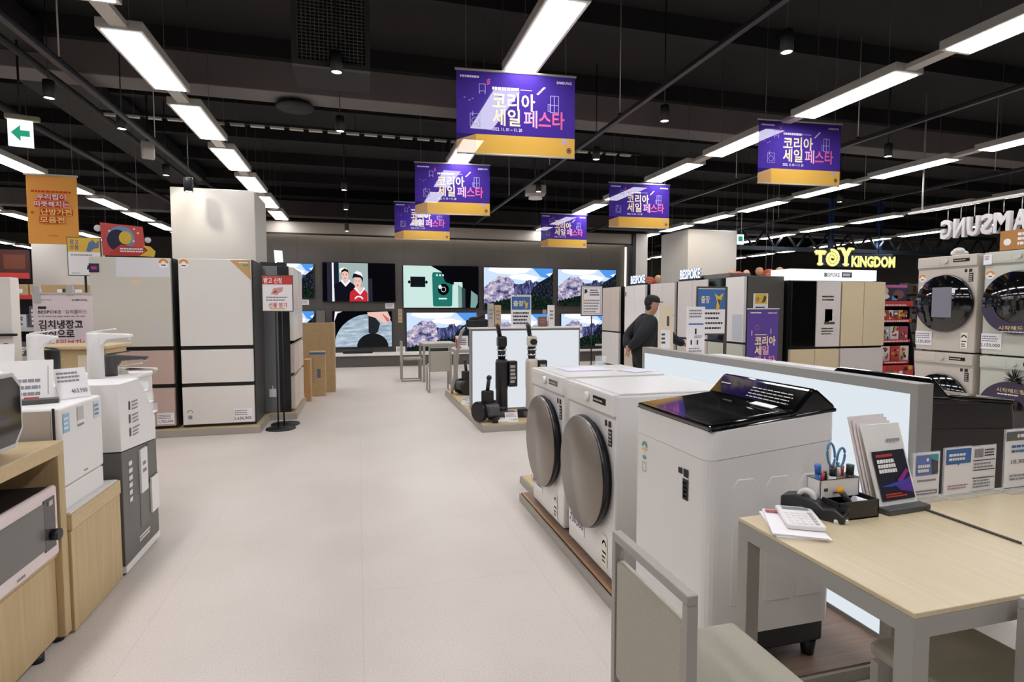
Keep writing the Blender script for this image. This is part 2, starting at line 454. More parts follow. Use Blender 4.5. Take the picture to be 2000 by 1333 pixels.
# ------------------------------------------------------------------ tracks and spotlights
def track(x, z, y0, y1, label):
    t = thing('track_rail', label, 'track rail', (x, y0, z), 0, 'black lighting track rails')
    MB().box(-0.022, 0.022, 0, y1 - y0, 0, 0.035, BLACK, 0.003).box(-0.006, 0.006, 0, y1 - y0, 0.035, 0.05, BLACK).build('rail', t)
    y = 0.8
    while y < y1 - y0:
        MB().cyl((0, y, 0.05), (0, y, CEIL - z), 0.006, LGREY, seg=6).cyl((0, y, 0.045), (0, y, 0.07), 0.018, BLACK, seg=10).build('hanging_rod', t); y += 2.2
track(-2.27, 3.3, -2, 9.6, 'black track rail running back along the left side to the white column')
track(2.62, 3.3, -2, 13.0, 'black track rail running back between the middle and right light rows')
track(5.66, 3.3, -2, 14.0, 'black track rail behind the purple banner on the right')
track(9.0, 3.3, 1, 16.0, 'black track rail farthest right, above the white hanging letters')
SPOTM = emit('spot_lens', 'fffaf0', 12.0, True)
def make_spot():
    t = thing('pendant_spotlight', 'x', 'spotlight')
    MB().lathe([(0, 0.16), (0.045, 0.16), (0.048, 0.15), (0.048, 0.0), (0.041, 0.0), (0.040, 0.012), (0, 0.012)], BLACK, 20).build('lamp_body', t)
    MB().lathe([(0, 0.005), (0.039, 0.005), (0.039, 0.011), (0, 0.011)], SPOTM, 20).build('lens', t)
    MB().cyl((0, 0, 0.16), (0, 0, CEIL - 3.3), 0.006, BLACK, seg=6).build('rod', t)
    return t
sp = make_spot()
SP = [(-0.14, 4.94, 3.30, 'nearest of the line of pendant spots hanging down the middle, below the vent grille'),
      (-0.16, 6.54, 3.30, 'second pendant spot of the line below the vent grille'),
      (-0.19, 9.72, 3.30, 'third pendant spot of the line below the vent grille'),
      (-0.20, 11.6, 3.30, 'fourth pendant spot of the line below the vent grille'),
      (-0.22, 13.4, 3.12, 'farthest pendant spot of the line, in front of the screen wall soffit'),
      (3.15, 3.67, 3.30, 'bright round spot left of the big right light row, nearest on that side'),
      (3.08, 5.31, 3.30, 'bright spot to the right of the large purple banner'),
      (3.01, 6.88, 3.30, 'small spot right under the large purple banner'),
      (2.91, 9.0, 3.30, 'small spot beside the grey projector'),
      (-2.71, 6.23, 3.30, 'spot at the far left below the ceiling pipes'),
      (-2.66, 9.33, 3.30, 'spot at left just before the white column top'),
      (-2.40, 7.0, 3.28, 'black cylinder spot near the pale speaker on the left rail'),
      (-1.87, 7.35, 2.72, 'black cylinder spot at the end of the left rail in front of the white column'),
      (6.53, 5.77, 3.30, 'spot above the light row at upper right'),
      (8.46, 8.42, 3.30, 'spot beneath the far right rail'),
      (-4.2, 7.7, 2.85, 'black cylinder spot in front of the orange banner')]
for i, (x, y, z, l) in enumerate(SP):
    o = sp if i == 0 else dup(sp)
    o.location = (x, y, z); o['label'] = l; o['group'] = 'black pendant spotlights'
    for c in o.children:
        if c.name.startswith('rod'): c.scale = (1, 1, (CEIL - z) / (CEIL - 3.3))
# spots that light the two columns (lamps aimed from the rail)
def spot_lamp(name, loc, target, energy, size, label):
    d = bpy.data.lights.new(name, 'SPOT'); d.energy = energy; d.spot_size = size; d.spot_blend = 0.6; d.shadow_soft_size = 0.04; d.color = (1, 0.93, 0.82)
    o = bpy.data.objects.new(name, d); COL.objects.link(o); o.location = loc
    o.rotation_euler = (Vector(target) - Vector(loc)).to_track_quat('-Z', 'Y').to_euler()
spot_lamp('column_spot_light', (-2.2, 6.9, 3.25), (-1.85, 7.62, 2.35), 40, 0.8, '')
spot_lamp('column_spot_light', (6.3, 9.6, 3.25), (7.1, 10.6, 2.2), 60, 1.2, '')
# smaller ceiling fittings
t = thing('wall_speaker', 'pale box speaker hanging from the left track rail', 'speaker', (-2.42, 7.84, 3.18), 0.3)
MB().box(-0.07, 0.07, -0.06, 0.06, 0, 0.2, LGREY, 0.02).build('case', t); MB().box(-0.012, 0.012, -0.012, 0.012, 0.2, CEIL - 3.18, BLACK).build('bracket', t)
t = thing('projector', 'grey box projector hanging from the ceiling behind the middle banners', 'projector', (2.95, 9.3, 3.3), -0.2)
MB().box(-0.17, 0.17, -0.13, 0.13, 0, 0.16, LGREY, 0.02).build('case', t)
MB().lathe([(0, 0), (0.1, 0), (0.12, -0.06), (0, -0.06)], WHITE2, 24, M=Matrix.Translation((0, 0, 0))).build('base_ring', t)
MB().cyl((0, 0, 0.16), (0, 0, CEIL - 3.3), 0.015, BLACK, seg=10).build('pole', t)
t = thing('ceiling_disc', 'round dark access disc hanging under the ceiling left of the banners', 'ceiling fitting', (-0.72, 7.62, 3.85))
MB().lathe([(0, 0), (0.21, 0), (0.23, 0.03), (0.18, 0.06), (0, 0.06)], STEEL, 32).build('disc', t); MB().cyl((0, 0, .06), (0, 0, CEIL - 3.85), 0.02, STEEL).build('stem', t)
# exit sign
t = thing('exit_sign', 'lit exit sign with a green arrow pointing left on a beige bracket', 'exit sign', (-3.31, 7.0, 3.03), 0.25)
MB().box(-0.10, 0.10, 0, 0.03, 0, 0.27, emit('exit_panel_white', 'e9f2ff', 1.0)).poly(FM(0, 0, 0), [(-0.075, 0.135), (0.0, 0.215), (0.0, 0.165), (0.075, 0.165), (0.075, 0.105), (0.0, 0.105), (0.0, 0.055)], emit('exit_green', '2f9c74', 0.8), 0.002).build('panel', t)
MB().box(-0.12, 0.16, -0.02, 0.05, 0.27, 0.32, mat('exit_bracket', 'a9a38d', 0.5), 0.006).build('bracket', t)
MB().cyl((0, 0.015, 0.32), (0, 0.015, 4.1 - 3.03), 0.01, STEEL, seg=8).build('rod', t)

# ------------------------------------------------------------------ hanging sale banners
CLP = sheer('banner_violet', '44308c', 0.028, 0.4); CLG = sheer('banner_gold', 'd6a94e', 0.03); CLGD = sheer('banner_gold_shade', 'b08a5c', 0.03); CLB = sheer('banner_deep_violet', '2e2160', 0.03)
CREAM = sheer('print_cream', 'f6e4c0', 0.0); CRPK = sheer('print_pale_pink', 'f2b9cf', 0.0); HOTP = sheer('print_hot_pink', 'e46a9e', 0.0); PWHITE = sheer('print_white', 'f0ecf4', 0.0)
LILAC = sheer('print_lilac', 'b9aee0', 0.02)
def banner(loc, rz, label, first=None):
    if first: return dup(first, loc, rz, label, 'purple hanging sale banners')
    t = thing('hanging_banner', label, 'banner', loc, rz, 'purple hanging sale banners')
    W, H = 1.0, 0.66
    mb = MB(); F = FM(0, 0, 0)
    mb.rect(F, -W / 2, 0.155, W / 2, H, CLP, 0.0)
    mb.rect(F, -0.34, 0.0, W / 2, 0.155, CLG, 0.0)
    mb.poly(F, [(-W / 2, 0.0), (-0.34, 0.0), (-0.34, 0.155), (-W / 2, 0.10)], CLGD, 0.0)
    mb.poly(F, [(-W / 2, 0.10), (-0.34, 0.155), (-W / 2, 0.155)], CLB, 0.0)
    w = 0.003
    mb.text(F, -0.205, 0.375, 0.108, '코리아', CREAM, 'l', 0.02, w, 0.36)
    mb.text(F, -0.205, 0.245, 0.108, '세일', CREAM, 'l', 0.02, w, 0.235)
    mb.text(F, 0.06, 0.240, 0.112, '페', CRPK, 'l', 0.012, w, 0.115)
    mb.text(F, 0.185, 0.240, 0.112, '스타', HOTP, 'l', 0.02, w, 0.225)
    mb.text(F, -0.205, 0.19, 0.026, '2022. 11. 01 ~ 11. 20', PWHITE, 'l', 0.015, w, 0.25)
    mb.text(F, 0.34, 0.60, 0.022, 'SAMSUNG', PWHITE, 'l', 0.02, w, 0.13)
    mb.lines(F, -0.47, 0.60, -0.30, 0.625, 1, PWHITE, w, 0.7)
    mb.lines(F, -0.205, 0.515, 0.02, 0.545, 1, PWHITE, w, 0.8, 0)
    mb.lines(F, 0.03, 0.525, 0.13, 0.535, 1, LILAC, w, 0.6, 0)
    # line drawings: appliance outlines and streamers
    mb.frame(F, 0.285, 0.36, 0.36, 0.50, 0.005, LILAC, w); mb.rect(F, 0.318, 0.36, 0.324, 0.50, LILAC, w); mb.rect(F, 0.285, 0.42, 0.36, 0.425, LILAC, w)
    mb.frame(F, 0.265, 0.37, 0.285, 0.43, 0.004, LILAC, w)
    mb.frame(F, -0.39, 0.215, -0.305, 0.32, 0.005, LILAC, w); mb.ring(F, -0.347, 0.26, 0.025, 0.03, LILAC, w)
    mb.poly(F, [(-0.375, 0.30), (-0.365, 0.345), (-0.36, 0.30)], LILAC, w)
    mb.frame(F, -0.315, 0.50, -0.26, 0.56, 0.005, LILAC, w); mb.rect(F, -0.315, 0.48, -0.308, 0.50, LILAC, w); mb.rect(F, -0.267, 0.48, -0.26, 0.50, LILAC, w)
    for k in range(6):
        mb.rect(F, 0.17 + k * 0.011, 0.50 + k * 0.011, 0.19 + k * 0.011, 0.512 + k * 0.011, LILAC if k % 2 else CRPK, w)
        mb.rect(F, -0.25 + (k % 2) * 0.014, 0.555 + k * 0.008, -0.235 + (k % 2) * 0.014, 0.563 + k * 0.008, HOTP, w)
    mb.poly(F, [(0.385, 0.15), (0.40, 0.11), (0.435, 0.10), (0.42, 0.145)], LILAC, w)
    mb.disc(F, 0.45, 0.055, 0.022, 0.022, CLB, w); mb.ring(F, 0.45, 0.055, 0.01, 0.016, CLG, w + .001)
    for a, b in ((-0.44, 0.44), (-0.40, 0.42), (-0.375, 0.435)): mb.rect(F, a, b, a + 0.016, b + 0.006, LILAC, w)
    mb.build('cloth', t)
    MB().cyl((-W / 2 - 0.01, 0, H + 0.008), (W / 2 + 0.01, 0, H + 0.008), 0.010, LGREY, seg=10).build('top_bar', t, label='grey metal top bar')
    MB().cyl((-W / 2, 0, -0.006), (W / 2, 0, -0.006), 0.008, LGREY, seg=10).build('bottom_bar', t)
    c = MB()
    for x in (-0.42, 0.42): c.cyl((x, 0, H + 0.015), (x, 0, CEIL - loc[2]), 0.0015, INKG, seg=5)
    c.build('hanging_wire', t)
    return t
B0 = banner((1.295, 4.6, 2.65), -0.09, 'largest and nearest purple sale banner, hanging in the middle')
banner((4.67, 5.2, 2.73), -0.09, 'purple sale banner hanging highest on the right', B0)
banner((1.25, 7.6, 2.64), -0.09, 'purple sale banner directly below and left of the largest one', B0)
banner((4.23, 8.0, 2.63), -0.06, 'purple sale banner in the middle of the right-hand three', B0)
banner((1.16, 10.5, 2.64), -0.05, 'farthest left purple sale banner, in front of the screen wall soffit', B0)
banner((4.11, 11.0, 2.64), 0.0, 'smallest purple sale banner, over the right part of the screen wall', B0)

# ------------------------------------------------------------------ televisions on the screen wall
SKY = emit('screen_sky', 'bfd3ee', 0.95); SKYB = emit('screen_sky_blue', '4f8fdc', 0.95); CLOUD = emit('screen_cloud', 'eef3fa', 0.95)
ROCK = emit_noise('screen_rock', ['2a2740', '6d6a92', '9c97ba', 'c9b9bd', 'efe8ee'], 9, 0.9, (1, 1, 1.3), 0.36, 0.66)
ROCKD = emit_noise('screen_rock_shade', ['1a1c33', '4b4f80', '8488b5'], 12, 0.8, (1.6, 1, 0.6), 0.38, 0.66)
FOREST = emit_noise('screen_forest', ['060a0c', '14231c', '3c5a3a'], 16, 0.8, (1.6, 1, 0.8), 0.38, 0.7)
SLOPE = emit_noise('screen_dark_slope', ['0b0d14', '1e2430', '4d5358'], 18, 0.8, (1.5, 1, 0.8), 0.4, 0.68)
SBLK = emit('screen_black', '09090d', 0.8); SNAVY = emit('screen_navy_knit', '10101a', 0.9)
TVB = mat('tv_bezel', '0c0c0e', 0.25)
def mountain(mb, F, w, h):
    U = lambda u, v: (-w / 2 + u * w, v * h)
    R = random.Random(3)
    mb.rect(F, -w / 2, 0, w / 2, h, SKY, 0.001)
    mb.poly(F, [U(.70, 1), U(.82, .80), U(1, .72), U(1, 1)], SKYB, 0.002)
    mb.poly(F, [U(.90, .86), U(.96, .80), U(1, .82), U(1, .90)], CLOUD, 0.003)
    mb.poly(F, [U(.06, .93), U(.2, .86), U(.45, .84), U(.62, .9), U(.68, 1), U(.08, 1)], CLOUD, 0.002)
    mb.poly(F, [U(.3, .76), U(.5, .72), U(.72, .66), U(.8, .78), U(.6, .86), U(.4, .83)], CLOUD, 0.002)
    ridge = [(0, .52), (.05, .58), (.09, .66), (.14, .70), (.2, .79), (.24, .80), (.29, .77), (.34, .79), (.38, .74), (.42, .68), (.46, .60)]
    pts = []
    for (a, b), (c, d) in zip(ridge, ridge[1:]):
        for k in range(4):
            q = k / 4; pts.append(U(a + (c - a) * q, b + (d - b) * q + R.uniform(-.012, .016)))
    mb.poly(F, [U(0, 0)] + pts + [U(.46, .60), U(.47, .3), U(.3, 0)], ROCK, 0.004)
    mid = [U(.42, .62)]
    for k in range(22): mid.append(U(.44 + k * .018, .60 + .07 * k / 22 + R.uniform(-.02, .03) + (.05 if 8 < k < 14 else 0)))
    mb.poly(F, mid + [U(.86, .6), U(.72, .2), U(.45, .2)], ROCKD, 0.005)
    mb.poly(F, [U(.62, .18), U(.70, .50), U(.80, .66), U(.88, .74), U(.95, .80), U(1, .90), U(1, 0), U(.6, 0)], SLOPE, 0.006)
    tr = []
    for k in range(40): tr.append(U(k / 39, (.10 + .22 * min(1, k / 22.0)) * (1 if k < 26 else 1 - .4 * (k - 26) / 13) + (0.035 if k % 2 else 0) + R.uniform(0, .015)))
    mb.poly(F, [U(0, 0)] + tr + [U(1, 0)], FOREST, 0.007)
def tv(x0, x1, z0, z1, label, draw):
    t = thing('television', label, 'television', ((x0 + x1) / 2, WY, z0), 0, 'televisions on the screen wall')
    w, h = x1 - x0, z1 - z0
    MB().box(-w / 2, w / 2, -0.055, -0.02, 0, h, TVB, 0.004).box(-w / 2 + .15, w / 2 - .15, -0.02, 0.0, .15, h - .15, TVB).build('frame', t)
    mb = MB(); M = FM(0, -0.056, 0.012) ; draw(mb, M, w - 0.024, h - 0.024)
    mb.build('screen', t, label='lit screen')
    return t
def scr_couple(mb, F, w, h):
    U = lambda u, v: (-w / 2 + u * w, v * h)
    mb.rect(F, -w / 2, 0, w / 2, h, SBLK)
    mb.rect(F, *U(.15, 0), *U(.62, 1), emit('screen_room_grey', '9fb0ae', 0.85), 0.002)
    mb.rect(F, *U(.06, 0), *U(.12, 1), emit('screen_dim_violet', '2b2836', 0.8), 0.002)
    mb.rect(F, *U(.125, 0), *U(.15, 1), emit('screen_door_edge', 'e8e6ee', 0.9), 0.003)
    mb.rect(F, *U(.15, .35), *U(.22, 1), emit('screen_dark_door', '1a2330', 0.8), 0.003)
    mb.rect(F, *U(.62, 0), *U(.68, .6), emit('screen_dim_violet', '2b2836', 0.8), 0.003)
    sk = emit('screen_skin', 'e0b7ad', 0.9); hair = emit('screen_hair', '15131a', 0.9); wh = emit('screen_white_cloth', 'e6e8ee', 0.9); red = emit('screen_red_shirt', 'c02733', 0.9)
    a = w / h
    mb.disc(F, *U(.285, .80), .12 * w / 2.0, .08 * h, emit('screen_pale_hat', 'dfe9e0', 0.9), 0.004)
    mb.poly(F, [U(.16, .0), U(.155, .42), U(.24, .52), U(.36, .52), U(.46, .40), U(.46, 0)], SNAVY, 0.005)
    mb.poly(F, [U(.24, .53), U(.31, .38), U(.38, .53), U(.36, .58), U(.31, .46), U(.26, .58)], wh, 0.006)
    mb.poly(F, [U(.265, .6), U(.31, .46), U(.36, .6)], sk, 0.0055)
    mb.disc(F, *U(.305, .68), .048 * w, .155 * h, sk, 0.007)
    mb.poly(F, [U(.25, .70), U(.255, .80), U(.30, .86), U(.345, .82), U(.36, .70), U(.345, .76), U(.30, .79), U(.268, .76)], hair, 0.008)
    mb.poly(F, [U(.36, 0), U(.37, .24), U(.43, .33), U(.56, .33), U(.61, .22), U(.61, 0)], red, 0.009)
    mb.poly(F, [U(.42, .34), U(.51, .17), U(.58, .34), U(.56, .38), U(.51, .23), U(.45, .38)], wh, 0.010)
    mb.poly(F, [U(.45, .37), U(.51, .24), U(.555, .38)], sk, 0.0095)
    mb.disc(F, *U(.475, .50), .052 * w, .15 * h, sk, 0.011)
    mb.poly(F, [U(.40, .60), U(.42, .72), U(.50, .76), U(.55, .66), U(.55, .50), U(.52, .62), U(.44, .63)], hair, 0.012)
    mb.poly(F, [U(.42, .74), U(.47, .80), U(.53, .75), U(.555, .62), U(.52, .68), U(.47, .71)], wh, 0.013)
    for uu in (.285, .325): mb.disc(F, *U(uu, .70), .006 * w, .012 * h, hair, 0.013)
    for uu in (.455, .495): mb.disc(F, *U(uu, .53), .006 * w, .012 * h, hair, 0.013)
    mb.rect(F, *U(.292, .595), *U(.318, .61), red, 0.013); mb.disc(F, *U(.475, .425), .01 * w, .018 * h, red, 0.013)
    mb.ring(F, *U(.49, .03), .09 * w / 2, .13 * w / 2, wh, 0.013, a0=0.3, a1=2.8)
def scr_phone(mb, F, w, h):
    U = lambda u, v: (-w / 2 + u * w, v * h)
    mint = emit('screen_mint', 'bcd6d0', 0.95)
    mb.rect(F, -w / 2, 0, w / 2, h, mint)
    mb.poly(F, [U(.36, 1), U(.5, .86), U(.57, .62), U(.78, .62), U(.80, 0), U(1, 0), U(1, 1)], SBLK, 0.002)
    mb.poly(F, [U(.66, .62), U(.72, .56), U(.725, 0), U(.66, 0)], mint, 0.0025)
    mb.poly(F, [U(.72, .56), U(.77, .50), U(.775, 0), U(.725, 0)], emit('screen_mint_dim', '7ea39f', 0.8), 0.0025)
    mb.poly(F, [U(.77, .50), U(.82, .46), U(.82, 0), U(.775, 0)], emit('screen_mint_deep', '33484a', 0.8), 0.0025)
    mb.poly(F, [U(.90, .42), U(.99, .30), U(.99, .12), U(.96, 0), U(.89, 0)], emit('screen_mint_dim', '7ea39f', 0.8), 0.003)
    mb.rect(F, *U(.09, .49), *U(.285, .74), emit('screen_box_dark', '10161b', 0.9), 0.003)
    for uu in (.075, .30): mb.poly(F, [U(uu - .02, .61), U(uu, .66), U(uu + .02, .61), U(uu, .56)], SBLK, 0.003)
    mb.poly(F, [U(.385, .05), U(.375, .80), U(.39, .85), U(.64, .85), U(.65, .80), U(.64, .05), U(.62, .03), U(.40, .03)], emit('screen_green_phone', '1f6e64', 0.9), 0.004)
    mb.poly(F, [U(.5, .86), U(.55, .62), U(.66, .55), U(.7, .86)], SBLK, 0.005)
    mb.disc(F, *U(.525, .44), .075 * w, .14 * h, SBLK, 0.006); mb.ring(F, *U(.525, .44), .028 * w, .034 * w, emit('screen_lens_white', 'd8e2e2', 0.9), 0.007)
    mb.disc(F, *U(.48, .50), .022 * w, .05 * h, emit('screen_lens_white', 'd8e2e2', 0.9), 0.007)
    for k in range(3): mb.disc(F, *U(.44 + k * .04, .78), .012 * w, .025 * h, emit('screen_lens_white', 'd8e2e2', 0.9), 0.007)
    mb.rect(F, *U(.46, .20), *U(.57, .235), emit('screen_lens_white', 'd8e2e2', 0.9), 0.007)
def scr_record(mb, F, w, h):
    U = lambda u, v: (-w / 2 + u * w, v * h)
    disc = emit_noise('screen_brushed_disc', ['6f8597', '9fb2c2', 'd3dee6'], 3, 0.85, (1, 1, 6), 0.3, 0.7)
    mb.rect(F, -w / 2, 0, w / 2, h, SBLK)
    c = (.62, .0)
    n = 40
    arc = [(c[0] + .60 * math.cos(PI - PI * k / n), c[1] + .93 * math.sin(PI - PI * k / n)) for k in range(n + 1)]
    arc = [U(min(max(a, 0.02), 1), min(b, 1)) for a, b in arc]
    mb.poly(F, arc, disc, 0.002)
    mb.poly(F, [U(.68, .33), U(.60, .40), U(.60, .88), U(.66, .95), U(.80, .66), U(.76, .42)], emit('screen_dark_arm', '24272c', 0.8), 0.003)
    hub = [U(c[0] + .05 + .27 * math.cos(PI - PI * k / 24), .38 * math.sin(PI - PI * k / 24)) for k in range(25)]
    mb.poly(F, hub, emit('screen_hub', '1b1c1e', 0.8), 0.004)
    mb.poly(F, [U(.02, .70), U(.08, .95), U(.16, 1), U(.04, 1)], emit('screen_door_edge', 'e8e6ee', 0.9), 0.004)
    sk = emit('screen_skin', 'e0b7ad', 0.9)
    mb.poly(F, [U(.58, .98), U(.60, .88), U(.72, .82), U(.86, .66), U(.96, .68), U(.98, .82), U(.93, 1)], sk, 0.005)
    for k in range(3): mb.poly(F, [U(.84 + k * .04, .92 - k * .05), U(.86 + k * .04, .93 - k * .05), U(.94 + k * .01, .72), U(.92 + k * .01, .71)], emit('screen_skin_shade', 'b86a68', 0.9), 0.006)
tv(-1.95, -0.99, 1.62, 2.43, 'upper television at far left, half hidden by the tall dark-sided fridge', mountain)
tv(-0.81, 0.89, 1.53, 2.47, 'upper television showing two people, one in navy and one in red', scr_couple)
tv(1.07, 2.97, 1.38, 2.44, 'upper television showing a green phone on a mint background', scr_phone)
tv(3.09, 4.97, 1.34, 2.43, 'upper television with the mountain picture next to the green phone screen', mountain)
tv(5.09, 6.78, 1.45, 2.42, 'upper right television with the mountain picture at the end of the wall', mountain)
tv(-1.95, -0.99, 0.45, 1.32, 'lower television at far left above the cardboard board', mountain)
tv(-0.60, 0.80, 0.43, 1.31, 'lower television showing a grey turntable disc and a hand', scr_record)
tv(1.14, 2.92, 0.27, 1.28, 'lower television with mountains behind the small grey tables', mountain)
tv(3.12, 4.90, 0.27, 1.24, 'lower television mostly hidden behind the lit vacuum display', mountain)
tv(5.19, 6.60, 0.33, 1.24, 'lower right television behind the framed notice stand', mountain)
# tags and plates beside the televisions
for i, (x, z, w, h, m, l) in enumerate([(-1.22, 1.46, .2, .12, PAPER, 'white price card under the left upper television'), (0.75, 1.37, .21, .13, PAPER, 'white price card under the right corner of the couple screen'),
        (1.0, 1.02, .1, .34, mat('tan_card', 'c9a87a', .7), 'tan card beside the turntable screen'), (1.10, 1.02, 0, 0, None, ''), (2.98, 1.10, .1, .1, RED, 'small red and white notice right of the phone screen'),
        (4.75, 1.24, .1, .1, PAPER, 'white price card under the mountain screen'), (6.2, 0.32, .25, .12, PAPER, 'white card on the bench at right'), (0.98, 0.36, .22, .14, PAPER, 'white card on the bench beside the turntable screen')]):
    if m is None:
        continue
    mb = MB().box(-w / 2, w / 2, -0.006, 0, 0, h, m)
    F = FM(0, -0.007, 0); mb.lines(F, -w / 2 + .02, .02, w / 2 - .02, h - .02, 3, INKG)
    o = mb.build('price_card', None, (x, WY - (0.002 if z > 0.4 else 0.3), z if z > .4 else .31)); tag(o, l, 'price card', 'cards by the televisions')
mb = MB().box(-.07, .07, -0.02, 0, 0, .42, mat('spec_plate', '33302d', .5)); mb.lines(FM(0, -0.021, 0), -.05, .03, .05, .40, 8, INKG)
tag(mb.build('spec_plate', None, (1.02 + .16, WY, 0.62 + .25)), 'dark plate of small print right of the turntable screen', 'notice')
for i, (x, z) in enumerate([(3.02, 0.75), (-0.86, 1.02)]):
    tag(MB().box(-.1, .1, -.09, 0, 0, .3, SLATE, .01).build('soundbar_box', None, (x, WY, z)), ['grey box unit on the wall between the lower mountain screens', 'grey box unit on the wall left of the turntable screen'][i], 'box')
t = thing('media_bench', 'long low bench with white top under the televisions', 'bench', (2.95, 13.55, 0))
MB().box(-3.6, 3.6, 0, 0.55, 0.26, 0.31, WHITE2, .005).build('top', t); MB().box(-3.6, 3.6, 0.05, 0.55, 0.0, 0.26, mat('bench_front', '5a5651', .6)).build('base', t)
for k in range(4):
    tag(MB().box(-.34, .34, 0, .12, 0, .07, BLACK, .015).build('soundbar', None, (1.98 + [0, 1.97, 3.9, -2.0][k], 13.7, .31)), ['black soundbar on the bench below the mountain screen by the tables', 'black soundbar on the bench behind the lit vacuum display', 'black soundbar on the bench at the right end', 'black soundbar on the bench below the turntable screen'][k], 'soundbar', 'soundbars on the bench')

# ------------------------------------------------------------------ chairs and tables
def make_chair(label, w=0.40, d=0.40, zt=0.75, zs=0.44):
    t = thing('chair', label, 'chair')
    s = 0.0105; hw, hd = w / 2, d / 2
    MB().box(-hw + .01, hw - .01, -hd, hd - .04, zs - .045, zs, FAB, .018, 3).build('seat', t)
    MB().box(-hw + 2 * s, hw - 2 * s, hd - .035, hd - .008, zs - .1, zt - .075, FAB, .01, 3).build('backrest', t)
    MB().box(-hw, hw, hd - .032, hd - .005, zt - .024, zt, GREY, .003).build('top_rail', t)
    for sx in (-1, 1):
        x0, x1 = (sx * hw - 2 * s, sx * hw) if sx > 0 else (sx * hw, sx * hw + 2 * s)
        MB().box(x0, x1, hd - .032, hd - .005, 0, zt - .024, GREY, .002).build('leg', t)
        MB().box(x0, x1, -hd + .02, -hd + .045, 0, zs - .045, GREY, .002).build('leg', t)
        MB().box(x0 + .004, x1 - .004, -hd + .05, hd - .035, 0, .02, GREY, .002).build('stretcher', t)
    return t
ch = make_chair('grey framed chair with fabric seat facing the desk in the foreground', w=.375)
ch.location = (0.87, 1.225, 0); ch.rotation_euler = (0, 0, PI / 2)
ch['group'] = 'grey framed fabric chairs'
dup(ch, (1.55, 1.02, 0), PI, 'grey framed chair tucked under the near side of the desk', 'grey framed fabric chairs')
dup(ch, (1.28, 9.32, 0), PI, 'grey framed chair seen from behind beside the vacuum display platform', 'grey framed fabric chairs')
dup(ch, (0.96, 10.85, 0), PI / 2, 'grey framed chair at far small table, seen side on', 'grey framed fabric chairs')
TGREY = mat('table_frame_grey', '9d9992', 0.5)
def table(label, loc, w, d, h, top=None):
    t = thing('table', label, 'table', loc, 0, 'grey framed tables')
    lw = .044
    MB().box(0, w, 0, d, h - .012, h, top or WOODT, .002).build('tabletop', t)
    MB().box(0, w, 0, .028, h - .056, h - .012, TGREY).box(0, w, d - .028, d, h - .056, h - .012, TGREY).box(0, .028, .028, d - .028, h - .056, h - .012, TGREY).box(w - .028, w, .028, d - .028, h - .056, h - .012, TGREY).build('apron', t)
    for x in (0, w - lw):
        for y in (0, d - lw): MB().box(x, x + lw, y, y + lw, 0, h - .056, TGREY, .002).build('leg', t)
    return t
table('pale wood topped grey desk with stationery in the foreground', (1.10, 0.87, 0), 0.60, 0.56, 0.74)
table('pale wood topped grey desk at the right edge, past the dark seam', (1.702, 0.87, 0), 0.75, 0.56, 0.74)
table('small grey table far back, nearer the screen wall', (1.15, 10.5, 0), 0.62, 0.7, 0.72, LGREY)
table('small grey table with a red card, beside the vacuum display', (1.56, 9.35, 0), 0.62, 0.75, 0.68, LGREY)
t = thing('tent_card', 'red and white standing card on the small grey table', 'card', (1.72, 9.6, 0.68))
mb = MB().box(-.11, .11, -.004, .004, 0, .22, PAPER); F = FM(0, -.005, 0); mb.poly(F, [(-.11, 0), (.0, 0), (-.05, .07), (-.09, .17), (-.11, .2)], RED, .001); mb.lines(F, -.03, .06, .09, .18, 4, INK); mb.build('card', t)
MB().box(-.11, .11, -.03, .03, 0, .004, WHITE2).build('foot', t)

# ------------------------------------------------------------------ vacuum cleaner display
t = thing('display_platform', 'low grey platform with wood top carrying the vacuum cleaners', 'platform', (1.3, 6.02, 0))
MB().box(0, 1.75, 0, 2.75, 0.0, 0.075, PLINTH, .004).build('base', t); MB().box(.02, 1.73, .02, 2.73, .075, .085, WOODY).build('deck', t)
LBOX = emit('lightbox_face', 'e6ecf2', 0.72, True)
LBE = mat('lightbox_edge', '8f8f8d', .4)
t = thing('lightbox_wall', 'glowing white lightbox panel behind the stick vacuums', 'lightbox', (1.35, 6.9, .085))
MB().box(0, 1.46, 0, .12, 0, 1.03, LBE, .004).build('frame', t)
MB().box(.02, 1.44, -.004, .001, .02, 1.005, LBOX).box(.02, 1.44, .119, .124, .02, 1.005, LBOX).build('lit_panel', t)
MB().box(-.01, 1.47, -.06, .18, 1.03, 1.05, WHITE2, .004).build('top_shelf', t)
